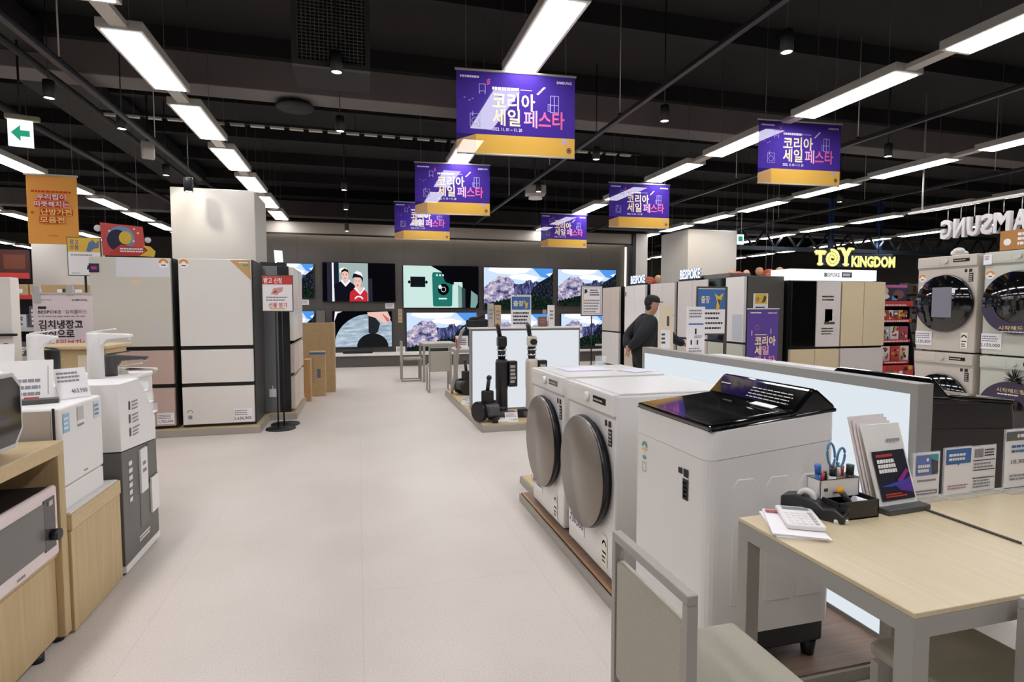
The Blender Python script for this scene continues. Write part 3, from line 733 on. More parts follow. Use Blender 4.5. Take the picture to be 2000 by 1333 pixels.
def stick_vac(label, loc, body, accent, rz=0.0):
    t = thing('stick_vacuum', label, 'vacuum cleaner', loc, rz, 'stick vacuums on the display'); t.scale = (1.22, 1.22, 1.03)
    MB().lathe([(0, .03), (.055, .03), (.06, .05), (.058, .30), (.062, .33), (.062, .62), (.055, .66), (0, .66)], body, 24).build('station_tower', t)
    MB().cyl((0, 0, .66), (0, 0, .80), .036, BLACK, .042).lathe([(.046, .70), (.046, .72), (.043, .72), (.043, .70)], CHROME, 20).lathe([(.049, .76), (.049, .78), (.043, .78), (.043, .76)], CHROME, 20).build('dust_bin', t)
    MB().box(-.045, .045, -.06, .05, .80, .93, accent, .025, 3).cyl((0, -.06, .86), (0, -.075, .86), .035, BLACK).build('motor_body', t)
    MB().tube([(-.01, .02, .90), (-.03, .0, 1.0), (-.05, -.03, 1.06), (-.045, -.06, 1.03)], [.022, .022, .02, .018], BLACK, 10).build('handle', t)
    MB().box(.062, .15, -.045, .04, .34, .64, BLACK, .008).lines(FM(.106, -.046, 0), -.03, .38, .03, .60, 5, LGREY, .001, .7).build('charging_box', t)
    MB().cyl((0, .02, .03), (0, -.05, .12), .03, DGREY).box(-.13, .12, -.16, -.04, 0.0, .07, DGREY, .02, 3).build('brush_head', t)
    MB().lathe([(0, 0), (.14, 0), (.14, .02), (.12, .03), (0, .03)], WHITE2, 28).build('base', t)
    return t
stick_vac('black stick vacuum on its station at the left of the lightbox', (1.645, 6.5, .085), BLACK, BLACK)
stick_vac('cream stick vacuum on its station at the right of the lightbox', (2.02, 6.5, .085), mat('vac_cream', 'cfc4b6', .4), mat('vac_cream', 'cfc4b6', .4))
def canister(label, loc, rz):
    t = thing('canister_vacuum', label, 'vacuum cleaner', loc, rz); t.scale = (1.1, 1.1, 1.1)
    MB().box(-.07, .07, -.14, .14, .06, .19, DGREY, .04, 3).build('body', t)
    for sx in (-1, 1):
        M = Matrix.Translation((sx * .085, .03, .105)) @ Matrix.Rotation(PI / 2, 4, 'Y')
        w = MB().lathe([(.105, -.025), (.105, .025), (.085, .03), (.03, .02), (0, .02)], BLACK, 28, M).lathe([(.105, -.025), (.0, -.025)], BLACK, 28, M).build('wheel', t)
        MB().lathe([(.068, .03), (.078, .034), (.066, .036)], CHROME, 28, M).build('hub_ring', w)
    MB().box(-.05, .05, -.05, .05, .19, .32, MBLACK, .015).cyl((0, 0, .32), (.02, 0, .44), .02, BLACK).ball((.022, 0, .45), .028, BLACK).build('upright_handle', t)
    MB().cyl((-.03, -.12, 0), (.03, -.12, 0.0001), .02, BLACK).box(-.03, .03, -.16, -.1, 0, .06, BLACK, .01).build('caster', t)
    return t
canister('black wheeled canister vacuum in front of the lightbox left corner', (1.41, 6.23, .085), 0.5)
canister('dark canister vacuum at the back of the platform beside the grey table', (1.55, 8.3, .085), 2.0)
t = thing('vacuum_hose', 'long grey vacuum hose hanging down beside the lightbox to the platform', 'hose', (1.33, 7.6, .085))
MB().tube([(.08, .0, 1.02), (.04, .02, .98), (.0, .05, .85), (-.01, .1, .65), (-.01, .2, .45), (-.02, .35, .28), (-.015, .55, .12), (.02, .8, .03), (.05, .95, .02)], .022, GREY, 10).build('hose', t)
MB().cyl((.08, 0, 1.0), (.16, -.02, 1.06), .026, BLACK).tube([(.1, -.005, 1.03), (.14, -.01, 1.12), (.2, -.02, 1.1), (.2, -.03, 1.05)], .014, BLACK, 8).build('hose_handle', t)
def white_base(label, loc):
    tag(MB().lathe([(0, 0), (.075, 0), (.075, .03), (.065, .04), (.05, .036), (0, .036)], WHITE2, 24).build('round_base', None, loc), label, 'stand base', 'white stand bases')
white_base('round white stand base in front of the black stick vacuum', (1.55, 6.13, .085)); white_base('round white stand base in front of the cream stick vacuum', (2.02, 6.16, .085)); white_base('round white stand base beside the hose', (1.47, 7.6, .085))
def price_stand(label, loc, rz=0.0, txt='1,149,000', w=.15, h=.11):
    t = thing('price_stand', label, 'price card', loc, rz, 'angled price cards')
    F = FM(0, 0, 0.004, .35)
    mb = MB().box(-w / 2, w / 2, 0, .003, 0, h, PAPER, M=Matrix.Translation((0, 0, .004)) @ Matrix.Rotation(-.35, 4, 'X'))
    mb.text(F, w / 2 - .01, h * .14, h * .15, txt, INK, 'r', .0, .0015, min(w * .5, h * .6)); mb.lines(F, -w / 2 + .01, h * .5, w / 2 - .02, h * .9, 3, INKG)
    mb.build('card', t); MB().box(-w / 2, w / 2, -.01, .06, 0, .004, mat('clear_acrylic_edge', 'd9dcdd', .2)).build('foot', t)
    return t
price_stand('white price card in front of the black stick vacuum', (1.66, 6.09, .085)); price_stand('white price card near the hose at the platform edge', (1.36, 7.35, .085), -.9)
tag(MB().box(-.06, .06, -.02, .02, 0, .1, BLACK, .008).build('brush_tool', None, (1.86, 6.35, .085)), 'black brush tool lying beside the cream stick vacuum', 'tool')
# things on the lightbox shelf
def sign_on_shelf(label, x, w, h, top, F2=None):
    t = thing('shelf_sign', label, 'sign', (x, 6.96, 1.135))
    mb = MB().box(-w / 2, w / 2, 0, .006, 0, h, PAPER); F = FM(0, 0, 0)
    if top:
        mb.rect(F, -w / 2 + .01, h * .55, w / 2 - .01, h - .012, top)
        mb.text(F, -w / 2 + .03, h * .68, h * .14, '출장', CREAM_I, 'l', .02)
        mb.poly(F, [(w * .12, h * .9), (w * .22, h * .66), (w * .2, h * .58), (w * .3, h * .6), (w * .36, h * .8), (w * .27, h * .76)], YEL, .002)
    mb.lines(F, -w / 2 + .03, h * .06, w / 2 - .03, h * .50, 4, INK)
    mb.build('panel', t); MB().box(-w / 2, w / 2, -.03, .04, 0, .005, WHITE2).build('foot', t)
CREAM_I = mat('ink_cream', 'f0e2c0', .6)
sign_on_shelf('blue and white notice standing on top of the lightbox', 2.02, .27, .40, BLUE)
for i, (x, w, h, m, l) in enumerate([(1.62, .07, .30, LGREY, 'grey slim box standing on the lightbox left end'), (1.71, .08, .28, mat('tan_card', 'c9a87a', .7), 'tan slim box standing on the lightbox left end'), (2.43, .08, .28, WHITE2, 'white slim box standing on the lightbox right of the notice'), (2.31, .11, .13, mat('brown_box', '8a5a4a', .6), 'small brown box beside the blue notice on the lightbox')]):
    mb = MB().box(-w / 2, w / 2, -.03, .03, 0, h, m, .004); mb.lines(FM(0, -.031, 0), -w * .35, h * .3, w * .35, h * .8, 3, INKG)
    tag(mb.build('carton', None, (x, 6.97, 1.135)), l, 'box', 'cartons on the lightbox')
tag(MB().box(-.14, .14, -.03, .03, 0, .10, BLACK, .02).cyl((-.1, 0, .1), (.1, 0, .14), .02, BLACK).build('vacuum_attachment', None, (1.45, 7.0, 1.135)), 'black vacuum attachment lying at the lightbox left corner', 'tool')
t = thing('notice_stand', 'framed white notice on a black pole stand, in front of the lower right screen', 'sign', (4.52, 10.5, 0))
mb = MB().box(-.235, .235, -.01, .01, 1.22, 1.83, DGREY, .004); F = FM(0, -.011, 0); mb.rect(F, -.215, 1.24, .215, 1.81, PAPER); mb.frame(F, -.19, 1.265, .19, 1.785, .006, INK, .002)
mb.poly(F, [(-.16, 1.66), (-.09, 1.70), (-.12, 1.76), (-.16, 1.75)], INK, .003); mb.lines(F, -.05, 1.62, .17, 1.76, 3, INK); mb.lines(F, -.17, 1.28, .17, 1.56, 5, INKG); mb.rect(F, -.17, 1.51, -.1, 1.55, YEL, .003)
mb.build('notice_panel', t); MB().cyl((0, 0, .02), (0, 0, 1.22), .012, MBLACK).build('pole', t); MB().lathe([(0, 0), (.16, 0), (.16, .015), (0, .025)], MBLACK, 28).build('base', t)
t = thing('orange_sign', 'small yellow and white notice above the lit vacuum display', 'sign', (2.9, 9.8, 0))
mb = MB().box(-.13, .13, -.008, .008, 1.25, 1.62, PAPER); mb.rect(FM(0, -.009, 0), -.12, 1.45, .12, 1.61, YEL); mb.lines(FM(0, -.009, 0), -.1, 1.28, .1, 1.42, 3, INK); mb.build('panel', t)
MB().cyl((0, 0, 0), (0, 0, 1.25), .01, MBLACK).build('pole', t); MB().lathe([(0, 0), (.14, 0), (.14, .012), (0, .02)], MBLACK, 24).build('base', t)

# ------------------------------------------------------------------ refrigerators
FBODY = mat('fridge_dark_body', '3a3836', 0.45); FBLK = mat('fridge_black_frame', '141416', 0.35)
DWHITE = mat('door_white_glass', 'e3ded8', 0.22); DSAGE = mat('door_pale_sage_glass', 'cfcabd', 0.12); DPINK = mat('door_dusty_pink', 'c2a99e', 0.25); DBEIGE = mat('door_beige', 'cdbfb2', 0.3)
DCREAM = mat('door_butter', 'd9c8a4', 0.35); DGREEN = mat('door_grey_green', 'c5c6b4', 0.35); DGREIGE = mat('door_greige', 'd3cbc5', .35); DGLASS = mat('door_black_glass', '0b0b0d', 0.06, spec=.7, coat=.5)
def fridge(label, loc, rotz, w, h, d, doors, body=None, group='tall refrigerators on display', z0=.09, extra=None, edge=0):
    """front at local y=0 facing -y; doors = (x0, x1, z0, z1, material) in fractions of w and metres"""
    t = thing('refrigerator', label, 'refrigerator', loc, rotz, group)
    MB().box(-w / 2, w / 2, .03, d, .0, h, body or FBODY, .004).box(-w / 2 + .002, w / 2 - .002, .02, .035, .0, h - .002, FBLK).build('body', t)
    if edge: MB().box(-w / 2 - .003, w / 2 + .003, .02, edge, .0, h + .003, FBLK, .003).build('front_frame', t)
    for n, (a, b, c, e, m) in enumerate(doors):
        mb = MB().box(-w / 2 + a * w, -w / 2 + b * w, -.03, .02, c, e, m, .004)
        o = mb.build('door', t)
        if extra and n in extra: extra[n](o, -w / 2 + a * w, -w / 2 + b * w, c, e)
    return t
def tagcard(parent, x, z, w, h, txt=None, y=-.032, m=None, mat_=None):
    mb = MB().box(x, x + w, y - .003, y, z, z + h, mat_ or PAPER); F = FM(0, y - .003, 0)
    if txt: mb.text(F, x + w - .01, z + h * .15, h * .22, txt, INK, 'r', .01, .001)
    mb.lines(F, x + .01, z + h * .45, x + w - .02, z + h * .88, 3, INKG, .001)
    return mb.build('price_tag', parent)
def round_badge(parent, x, z, r=.05, y=-.032):
    mb = MB(); F = FM(0, y, 0); mb.disc(F, x, z, r, r, PAPER, .001); mb.ring(F, x, z, r * .45, r * .95, ORANGE, .002, a0=0, a1=PI); mb.rect(F, x - r * .4, z - r * .5, x + r * .4, z - r * .3, INK, .002)
    return mb.build('energy_badge', parent)
def f1x(o, x0, x1, z0, z1):
    if z0 > .8:
        round_badge(o, x1 - .06, z1 - .055)
        F = FM(0, -.03, 0); MB().rect(F, x0 + .24, z1 - .2, x1 - .004, z1 - .003, mat('tape_film', 'd8d6d8', .3), .001).build('film_sheet', o); MB().rect(F, x0 + .37, z1 - .27, x0 + .46, z1 - .24, mat('peach_sticker', 'e3c09a', .6), .001).build('peach_sticker', o); MB().rect(F, x1 - .22, z0 + .03, x1 - .01, z0 + .28, mat('film_pale', 'cdcac2', .2), .001).build('film_sheet', o)
        mb = MB().box(x0 + .0, x0 + .09, -.036, -.031, z1 - .16, z1 - .07, NAVY); mb.rect(FM(0, -.037, 0), x0 + .02, z1 - .13, x0 + .07, z1 - .10, mat('magenta_print', 'b0307a', .6)); mb.build('sticker', o)
    elif z0 < .3: tagcard(o, x1 - .17, z0 + .02, .16, .12, '1,752,000')
def f2x(o, x0, x1, z0, z1):
    if z0 > .8:
        round_badge(o, x0 + .055, z1 - .055)
        mb = MB(); F = FM(0, -.03, 0); mb.poly(F, [(x1 - .21, z1 - .004), (x1 - .003, z1 - .004), (x1 - .003, z1 - .22)], mat('kraft_corner', 'c39a63', .7), .001); mb.rect(F, x1 - .08, z1 - .07, x1 - .02, z1 - .05, GREEN, .002); mb.lines(F, x1 - .12, z1 - .045, x1 - .02, z1 - .02, 1, PAPER, .002); mb.build('corner_flash', o)
    elif z0 < .3:
        tagcard(o, x1 - .21, z0 + .01, .19, .15, '2,636,000')
        mb = MB(); F = FM(0, -.03, 0); mb.ring(F, x0 + .07, z0 + .13, .02, .03, GREEN, .001, a0=0, a1=PI); mb.rect(F, x0 + .05, z0 + .06, x0 + .09, z0 + .10, INKG, .001); mb.build('energy_label', o)
FD = lambda m1, m2, m3, h: [(.016, .984, .885, h - .005, m1), (.016, .984, .483, .842, m2), (.016, .984, .035, .440, m3)]
t = thing('display_platform', 'low grey platform under the two tall fridges by the white column', 'platform', (-1.9, 6.66, 0))
MB().box(-1.0, .84, 0, .9, 0, .075, PLINTH, .004).build('base', t); MB().box(-.99, .83, .01, .89, .075, .085, WOODY).build('deck', t)
fridge('tall fridge with pale sage upper door and dusty pink lower doors by the white column', (-2.27, 6.73, .085), 0, .76, 1.82, .68, FD(DSAGE, DPINK, DPINK, 1.82), extra={0: f1x, 2: f1x})
fridge('tall white three-door fridge with a kraft corner flash under the white column', (-1.475, 6.73, .085), 0, .73, 1.82, .68, FD(DWHITE, DWHITE, DWHITE, 1.82), extra={0: f2x, 2: f2x})
t = thing('display_platform', 'low platform with wood top under the dark-sided fridge facing the aisle', 'platform', (-1.3, 7.1, 0))
MB().box(0, .55, .27, 1.55, 0, .075, PLINTH, .004).build('base', t); MB().box(.01, .54, .28, 1.54, .075, .085, WOODY).build('deck', t)
fridge('dark-sided tall fridge with cream doors turned toward the aisle, nearer of the pair', (-.80, 7.72, .085), PI / 2, .57, 1.80, .36, FD(DWHITE, DBEIGE, DBEIGE, 1.80), body=mat('fridge_slate_side', '77787b', .3), edge=.15)
fridge('tall fridge with white doors turned toward the aisle, farther of the pair', (-.80, 8.30, .085), PI / 2, .57, 1.80, .36, FD(DGREIGE, DWHITE, DWHITE, 1.80), body=mat('fridge_slate_side', '77787b', .3), edge=.15)
t = thing('topper_sign', 'small tilted white panel and dark box sitting on top of the dark-sided fridge', 'sign', (-1.0, 7.6, 1.885))
MB().box(-.16, .14, -.05, .05, 0, .06, BLACK, .004).build('dark_box', t)
MB().box(-.05, .05, -.006, .006, 0, .16, emit('topper_white_panel', 'eef3fb', .95), M=Matrix.Translation((.06, -.03, .05)) @ Matrix.Rotation(.5, 4, 'Z') @ Matrix.Rotation(-.15, 4, 'X')).build('lit_card', t)
tag(MB().box(-.005, .005, -.006, .0, 0, .14, PAPER).box(-.04, .04, -.003, 0, 0, .10, PAPER).build('barcode_label', None, (-1.03, 7.432, .28)), 'small white barcode label low on the side of the dark-sided fridge', 'label')

# sign stand with the red header
def stand(label, loc, panel, h0, rz=0.0, r=.16, pole=.012, cat='sign', two=False):
    t = thing('sign_stand', label, cat, loc, rz)
    panel(t)
    p = MB()
    if two: p.cyl((-.025, 0, .015), (-.025, 0, h0), pole * .7, MBLACK).cyl((.025, 0.1, .015), (.025, 0.1, h0), pole * .7, MBLACK)
    else: p.cyl((0, 0, .015), (0, 0, h0), pole, MBLACK)
    p.build('pole', t)
    b = MB().lathe([(0, 0), (r, 0), (r, .012), (0, .022)], MBLACK, 32)
    if two: b.lathe([(0, 0), (r, 0), (r, .012), (0, .022)], MBLACK, 32, Matrix.Translation((.02, .26, 0)))
    b.build('base', t)
    return t
def pn1(t):
    mb = MB().box(-.165, .165, -.008, .008, 1.335, 1.745, DGREY, .003); F = FM(0, -.009, 0)
    mb.rect(F, -.155, 1.345, .155, 1.735, PAPER); mb.rect(F, -.155, 1.64, .155, 1.735, RED, .002)
    mb.text(F, -.14, 1.657, .05, '받고 신청', PAPER, 'l', .02, .003, .19); mb.lines(F, -.13, 1.717, .05, 1.73, 1, ORANGE, .003)
    mb.poly(F, [(-.07, 1.53), (-.04, 1.60), (.06, 1.61), (.05, 1.56), (.01, 1.54), (.0, 1.52)], mat('salmon_print', 'd09a93', .6), .002); mb.poly(F, [(-.05, 1.54), (-.02, 1.58), (.0, 1.55)], RED, .003)
    mb.lines(F, -.12, 1.45, .12, 1.51, 2, INKG); mb.text(F, 0, 1.385, .045, '선물 받기', RED, 'c', .02, .002, .19); mb.rect(F, -.08, 1.362, .08, 1.374, YEL, .002)
    mb.build('poster_frame', t)
stand('black pole stand with a red headed poster beside the white fridge', (-.87, 6.82, 0), pn1, 1.335, two=True)

# cardboard
t = tag(MB().box(0, .46, 0, .06, 0, 1.14, CARD, .004).box(.46, .52, .01, .35, 0, 1.14, CARD, .004).build('cardboard_panel', None, (-.90, 9.62, 0)), 'tall plain cardboard panel standing beyond the aisle fridges', 'cardboard')
t = thing('carton', 'narrow upright carton with blue tape in front of the tall cardboard panel', 'box', (-.62, 9.3, 0))
mb = MB().box(-.12, .11, -.08, .1, 0, .70, CARD, .004); F = FM(0, -.081, 0); mb.rect(F, -.01, .29, .04, .43, mat('blue_grey_print', '5d6b78', .7)); mb.lines(FM(0, -.081, 0), -.08, .2, -.055, .6, 9, INKG, .001, .6); mb.build('box', t)
MB().box(-.121, .111, -.081, .101, .655, .685, BLUE).build('tape', t)
tag(MB().box(0, .09, 0, .25, 0, .62, wood('orange_wood', 'b98a58', 'c79a66', 'z'), .004).build('wood_board', None, (-.78, 8.72, .0)), 'low orange wood board beside the upright carton', 'board')

# ------------------------------------------------------------------ far left: posters, shelf, cartons
def pn2(t):
    mb = MB().box(-.17, .17, -.008, .008, 1.745, 2.19, DGREY, .003); F = FM(0, -.009, 0)
    mb.rect(F, -.16, 1.755, .16, 2.18, PAPER); mb.rect(F, -.16, 2.02, .16, 2.18, YEL, .002)
    mb.text(F, -.14, 2.11, .045, '광고', PURP, 'l', .01, .003, .09); mb.text(F, -.14, 2.05, .045, '상품', PURP, 'l', .01, .003, .09)
    mb.poly(F, [(.02, 2.03), (.05, 2.13), (.09, 2.16), (.12, 2.12), (.15, 2.16), (.15, 2.07), (.10, 2.06), (.06, 2.02)], mat('slate_blue_print', '5a7393', .6), .003)
    mb.lines(F, -.13, 1.97, .1, 2.0, 1, INKG); mb.poly(F, [(.02, 1.82), (.13, 1.83), (.13, 1.86), (.03, 1.87)], INK, .002); mb.lines(F, -.13, 1.77, -.04, 1.785, 1, INKG); mb.build('poster_frame', t)
stand('framed poster with yellow top on a pole stand left of the tall fridges', (-3.03, 7.6, 0), pn2, 1.745)
t = thing('banner_stand', 'pale pink standing banner about kimchi fridges at the left', 'banner', (-2.58, 6.0, 0), -.05)
mb = MB(); F = FM(0, 0, 0); PKB = mat('banner_pale_pink', 'd8c9cc', .7)
mb.box(-.235, .235, 0, .004, .62, 1.505, PKB)
mb.lines(F, -.2, 1.44, -.05, 1.455, 1, INKG); mb.text(F, .195, 1.44, .017, 'SAMSUNG', INK, 'r', .02, .002, .12)
mb.rect(F, -.195, 1.365, -.13, 1.39, INK, .001); mb.text(F, -.195, 1.325, .03, 'BESPOKE', INK, 'l', .01, .002, .18); mb.text(F, .02, 1.325, .03, '김치플러스', INK, 'l', .0, .002, .17); mb.lines(F, -.195, 1.29, .18, 1.31, 1, INKG, .002)
mb.text(F, -.195, 1.195, .062, '김치냉장고', INK, 'l', .03, .002, .35); mb.text(F, -.195, 1.11, .062, '상식으로', INK, 'l', .03, .002, .28); mb.text(F, -.10, 1.02, .062, '채워보자!', RED, 'l', .005, .002, .26)
mb.lines(F, -.05, .93, .19, .96, 2, RED, .002, .4); mb.lines(F, .06, .72, .19, .88, 3, INKG)
mb.build('cloth', t)
MB().box(-.24, .24, -.008, .012, 1.50, 1.515, LGREY).build('top_bar', t)
for x in (-.20, .06):
    MB().box(x - .02, x + .03, -.012, .016, 1.49 if x > 0 else 1.42, 1.58, mat('clip_grey', 'a9a9a9', .3), .004).build('clip', t)
MB().cyl((0, .03, .015), (0, .03, 1.55), .012, MBLACK).box(-.25, .25, -.12, .15, 0, .015, MBLACK, .004).build('stand', t)
ORB = sheer('banner_orange', 'df9d50', .0); ORR = sheer('print_orange_red', 'cf4a2a', .02); YC = sheer('print_lemon', 'f3e08a', .02)
t = thing('hanging_banner', 'orange hanging banner with white and lemon writing at the upper left', 'banner', (-3.5, 8.0, 2.16), .02)
mb = MB(); F = FM(0, 0, 0)
n = 14
for k in range(n):      # slightly wavy cloth
    x0, x1 = -.26 + .52 * k / n, -.26 + .52 * (k + 1) / n
    f = lambda x: .012 * math.sin(x * 9) - .012
    i = mb.mi(ORB); vs = [mb.bm.verts.new(p) for p in ((x0, -f(x0) , -.02), (x1, -f(x1), -.02), (x1, -f(x1), .79), (x0, -f(x0), .79))]; fc = mb.bm.faces.new(vs); fc.material_index = i
W_ = .012
mb.lines(F, -.2, .585, .2, .61, 1, ORR, W_, .9, 0)
mb.rect(F, -.14, .50, .14, .565, ORR, W_); mb.text(F, 0, .51, .05, '우리집이', PWHITE, 'c', .025, W_ + .002, .29)
mb.rect(F, -.17, .415, .17, .485, ORR, W_); mb.text(F, 0, .425, .05, '따뜻해지는', PWHITE, 'c', .02, W_ + .002, .35)
mb.rect(F, -.12, .32, .21, .395, ORR, W_); mb.text(F, .045, .33, .055, '난방가전', YC, 'c', .03, W_ + .002, .31); mb.text(F, -.21, .33, .05, 'e', ORR, 'l', .03, W_ + .002)
mb.rect(F, -.13, .225, .13, .30, ORR, W_); mb.text(F, 0, .237, .055, '모음전', YC, 'c', .03, W_ + .002, .25)
mb.text(F, 0, .07, .022, 'e mart', ORR, 'c', .02, W_, .11)
mb.build('cloth', t); MB().cyl((-.27, 0, .795), (.27, 0, .795), .012, LGREY, seg=10).build('top_bar', t)
c = MB()
for x in (-.22, .22): c.cyl((x, 0, .8), (x, 0, 4.1 - 2.16), .0015, INKG, seg=5)
c.build('hanging_wire', t)
t = thing('hanging_poster', 'red hanging poster with a blue disc and gold ribbon above the tall fridges at left', 'poster', (-2.78, 8.0, 2.02), -.03)
mb = MB(); F = FM(0, 0, 0); RB = mat('poster_coral', 'cf4f4a', .6)
mb.prism([(-.22, 0.0), (.20, 0.0), (.24, .12), (.22, .36), (-.24, .40)], 0, .008, RB, 'y')
mb.disc(F, -.02, .21, .15, .15, mat('poster_sky', '6d9ac2', .6), .001); mb.disc(F, -.06, .19, .11, .13, NAVY, .002); mb.disc(F, .03, .22, .07, .08, YEL, .003)
mb.poly(F, [(-.16, .02), (.22, .0), (.26, .08), (-.02, .14)], RED, .004); mb.poly(F, [(.18, 0), (.34, -.01), (.36, .06), (.30, .12), (.22, .13), (.27, .07)], YEL, .005)
mb.text(F, -.02, .045, .03, '', PAPER); mb.lines(F, -.03, .04, .22, .10, 2, PAPER, .006, .6, 0)
for x, z in ((.13, .33), (.17, .28), (-.14, .3), (.12, .18)): mb.disc(F, x, z, .012, .012, PAPER, .004)
mb.build('printed_board', t)
k_ = MB().lathe([(0, 0), (.04, 0), (.04, .01), (0, .01)], PAPER, 20, Matrix.Translation((-.27, .02, .33)) @ Matrix.Rotation(PI / 2, 4, 'X')).lathe([(0, 0), (.035, 0), (.035, .01), (0, .01)], PAPER, 20, Matrix.Translation((.27, .02, .20)) @ Matrix.Rotation(PI / 2, 4, 'X'))
k_.build('white_disc', t)
c = MB()
for x in (-.18, .17): c.cyl((x, .004, .36), (x, .004, CEIL - 2.02), .0015, INKG, seg=5)
c.build('hanging_wire', t)
# shelf with cartons far left
t = thing('store_shelf', 'far store shelf with red edge strips and dark goods behind the pink banner', 'shelf', (-5.3, 10.0, 0))
MB().box(0, 1.7, .4, .44, 0, 1.6, DGREY).box(0, .04, 0, .4, 0, 1.56, LGREY).box(1.66, 1.7, 0, .4, 0, 1.56, LGREY).build('frame', t)
for z in (.1, .62, 1.05, 1.53):
    s = MB().box(.04, 1.66, 0, .4, z, z + .03, LGREY); s.build('shelf_board', t)
    MB().box(.0, 1.7, -.015, 0, z - .02, z + .04, RED if z > 1.4 else LGREY).build('edge_strip', t)
for k in range(3):
    o = MB().box(-.25, .25, 0, .35, 0, .17, CARD, .004).box(-.19, -.10, -.003, 0, .04, .10, PAPER).box(.1, .18, -.003, 0, .04, .10, PAPER).build('carton', None, (-4.98 + .52 * k, 10.0, 1.56))
    tag(o, ['left brown carton on top of the far store shelf', 'middle brown carton on top of the far store shelf', 'right brown carton on top of the far store shelf, beside the poster pole'][k], 'box', 'brown cartons on the far shelf')
for k in range(12):
    x = -5.15 + (k % 6) * .26; z = (1.08, .65)[k // 6]; h = random.uniform(.2, .34)
    m = mat('goods_%d' % (k % 5), ['2a2f3a', 'c9c9cf', '575a63', '8a8f98', 'e0e0e4'][k % 5], .5)
    mb = MB().box(-.11, .11, .02, .32, 0, h, m, .004); mb.lines(FM(0, .019, 0), -.08, .04, .08, h - .03, 4, INK if k % 5 in (1, 3, 4) else PAPER, .001, .7)
    tag(mb.build('boxed_goods', None, (x, 10.0, z)), 'boxed goods on the %s shelf behind the pink banner, %s from the left' % (('upper', 'lower')[k // 6], ORD[k % 6]), 'box', 'boxed goods on the far left shelf')
tag(MB().box(-.5, .34, 0, .05, 0, .6, mat('red_poster_dark', '4a211e', .6)).rect(FM(0, -.001, 0), -.1, .2, .28, .5, mat('red_poster_gold', '703a26', .6)).rect(FM(0, -.001, 0), -.5, 0, .34, .12, RED, .002).box(-.02, .02, .05, .09, -2.0, .5, DGREY).build('wall_poster', None, (-7.02, 14.2, 2.0)), 'dark red picture board on the far left near the distant column', 'poster')
# pale cabinet at the left border, kiosk behind the taps
t = thing('pale_cabinet', 'tall pale cabinet cut by the left edge of the view behind the microwaves', 'cabinet', (-3.2, 5.4, 0))
MB().box(0, .53, 0, .12, 0, 1.62, OFFW, .006).build('body', t); MB().box(.40, .56, -.03, 0, 1.15, 1.17, MBLACK).build('handle', t)
mb = MB().disc(FM(0, -.001, 0), .48, 1.05, .035, .045, RED); mb.build('red_badge', t)
t = thing('wood_kiosk', 'pale wood kiosk with a slanted green leaflet behind the water taps', 'counter', (-2.45, 5.2, 0))
MB().box(0, .5, 0, .4, 0, 1.05, WOODZ, .004).box(-.03, .53, -.05, .45, 1.05, 1.075, WOODY, .004).build('body', t)
mb = MB().poly(FM(0, -.002, 0), [(.02, .82), (.02, 1.0), (.2, .98), (.12, .82)], mat('leaf_green_paper', 'cfd8bf', .7)); mb.rect(FM(0, -.003, 0), .03, .97, .19, .99, GREEN); mb.build('leaflet', t); MB().rect(FM(0, -.002, 0), .3, .86, .4, 1.0, mat('beige_paper', 'd9cdb2', .7)).build('leaflet', t)

# ------------------------------------------------------------------ left foreground: counter, microwaves, purifiers (fronts face the aisle, +x)
def loc(x, y, z=0): return (x, y, z)
RX = PI / 2
t = thing('counter_cabinet', 'pale oak counter with an open niche holding the microwave at the left edge', 'cabinet', (-1.18, 2.02, 0), RX)
w = 1.36   # local x -w/2..w/2 = world y 1.34..2.70
MB().box(-w / 2, w / 2, 0, .58, .775, .83, WOODY, .003).build('worktop', t)
MB().box(w / 2 - .05, w / 2, 0, .58, .02, .775, WOODZ, .003).build('side_panel', t)
MB().box(-w / 2, -w / 2 + .05, 0, .58, .02, .775, WOODZ, .003).build('side_panel', t)
MB().box(-w / 2 + .05, w / 2 - .05, .02, .58, .36, .39, WOODY).build('shelf', t)
MB().box(-w / 2 + .05, w / 2 - .05, .54, .57, .04, .775, mat('cabinet_back', '8a7350', .6)).build('back_panel', t)
MB().box(-w / 2 + .052, w / 2 - .052, .025, .045, .03, .355, WOODZ, .003).build('front_panel', t)
for x in (-.5, w / 2 - .03, w / 2 - .18): MB().cyl((x, .04, 0), (x, .04, .03), .022, BLACK, seg=14).build('foot', t)
MWPINK = mat('microwave_pale_pink', 'e3d3cf', .35)
t = thing('microwave_oven', 'pale pink microwave in the counter niche with a dark window', 'microwave', (-1.175, 2.32, .395), RX)
MB().box(-.26, .27, .012, .36, .012, .275, BLACK, .006).build('body', t)
mb = MB().box(-.26, .275, -.012, .012, 0.0, .28, MWPINK, .012, 3); mb.build('front_frame', t)
MB().box(-.215, .165, -.016, -.01, .055, .235, mat('microwave_window', '6a6763', .25), .002).build('window', t)
MB().box(.165, .245, -.016, -.01, .045, .245, mat('microwave_panel', '4a4948', .2), .002).rect(FM(0, -.017, 0), .195, .215, .225, .235, LGREY).build('control_panel', t)
MB().cyl((.21, -.045, .1), (.21, -.012, .1), .022, BLACK).build('knob', t)
MB().lines(FM(0, -.0125, 0), -.02, .015, .04, .03, 1, INKG, .001, .6).build('logo_print', t)
MB().cyl((-.2, .05, 0), (-.2, .05, .012), .015, BLACK).cyl((.2, .05, 0), (.2, .05, .012), .015, BLACK).build('foot', t)
price_stand('tilted clear price stand on top of the pink microwave', (-1.36, 2.33, .672), RX - .3, '189,000', .1, .08)
t = thing('microwave_oven', 'white oven with a dark rounded window standing on the oak counter', 'microwave', (-1.24, 2.235, .83), RX)
MB().box(-.28, .275, .02, .38, .02, .31, WHITE2, .02, 3).build('body', t)
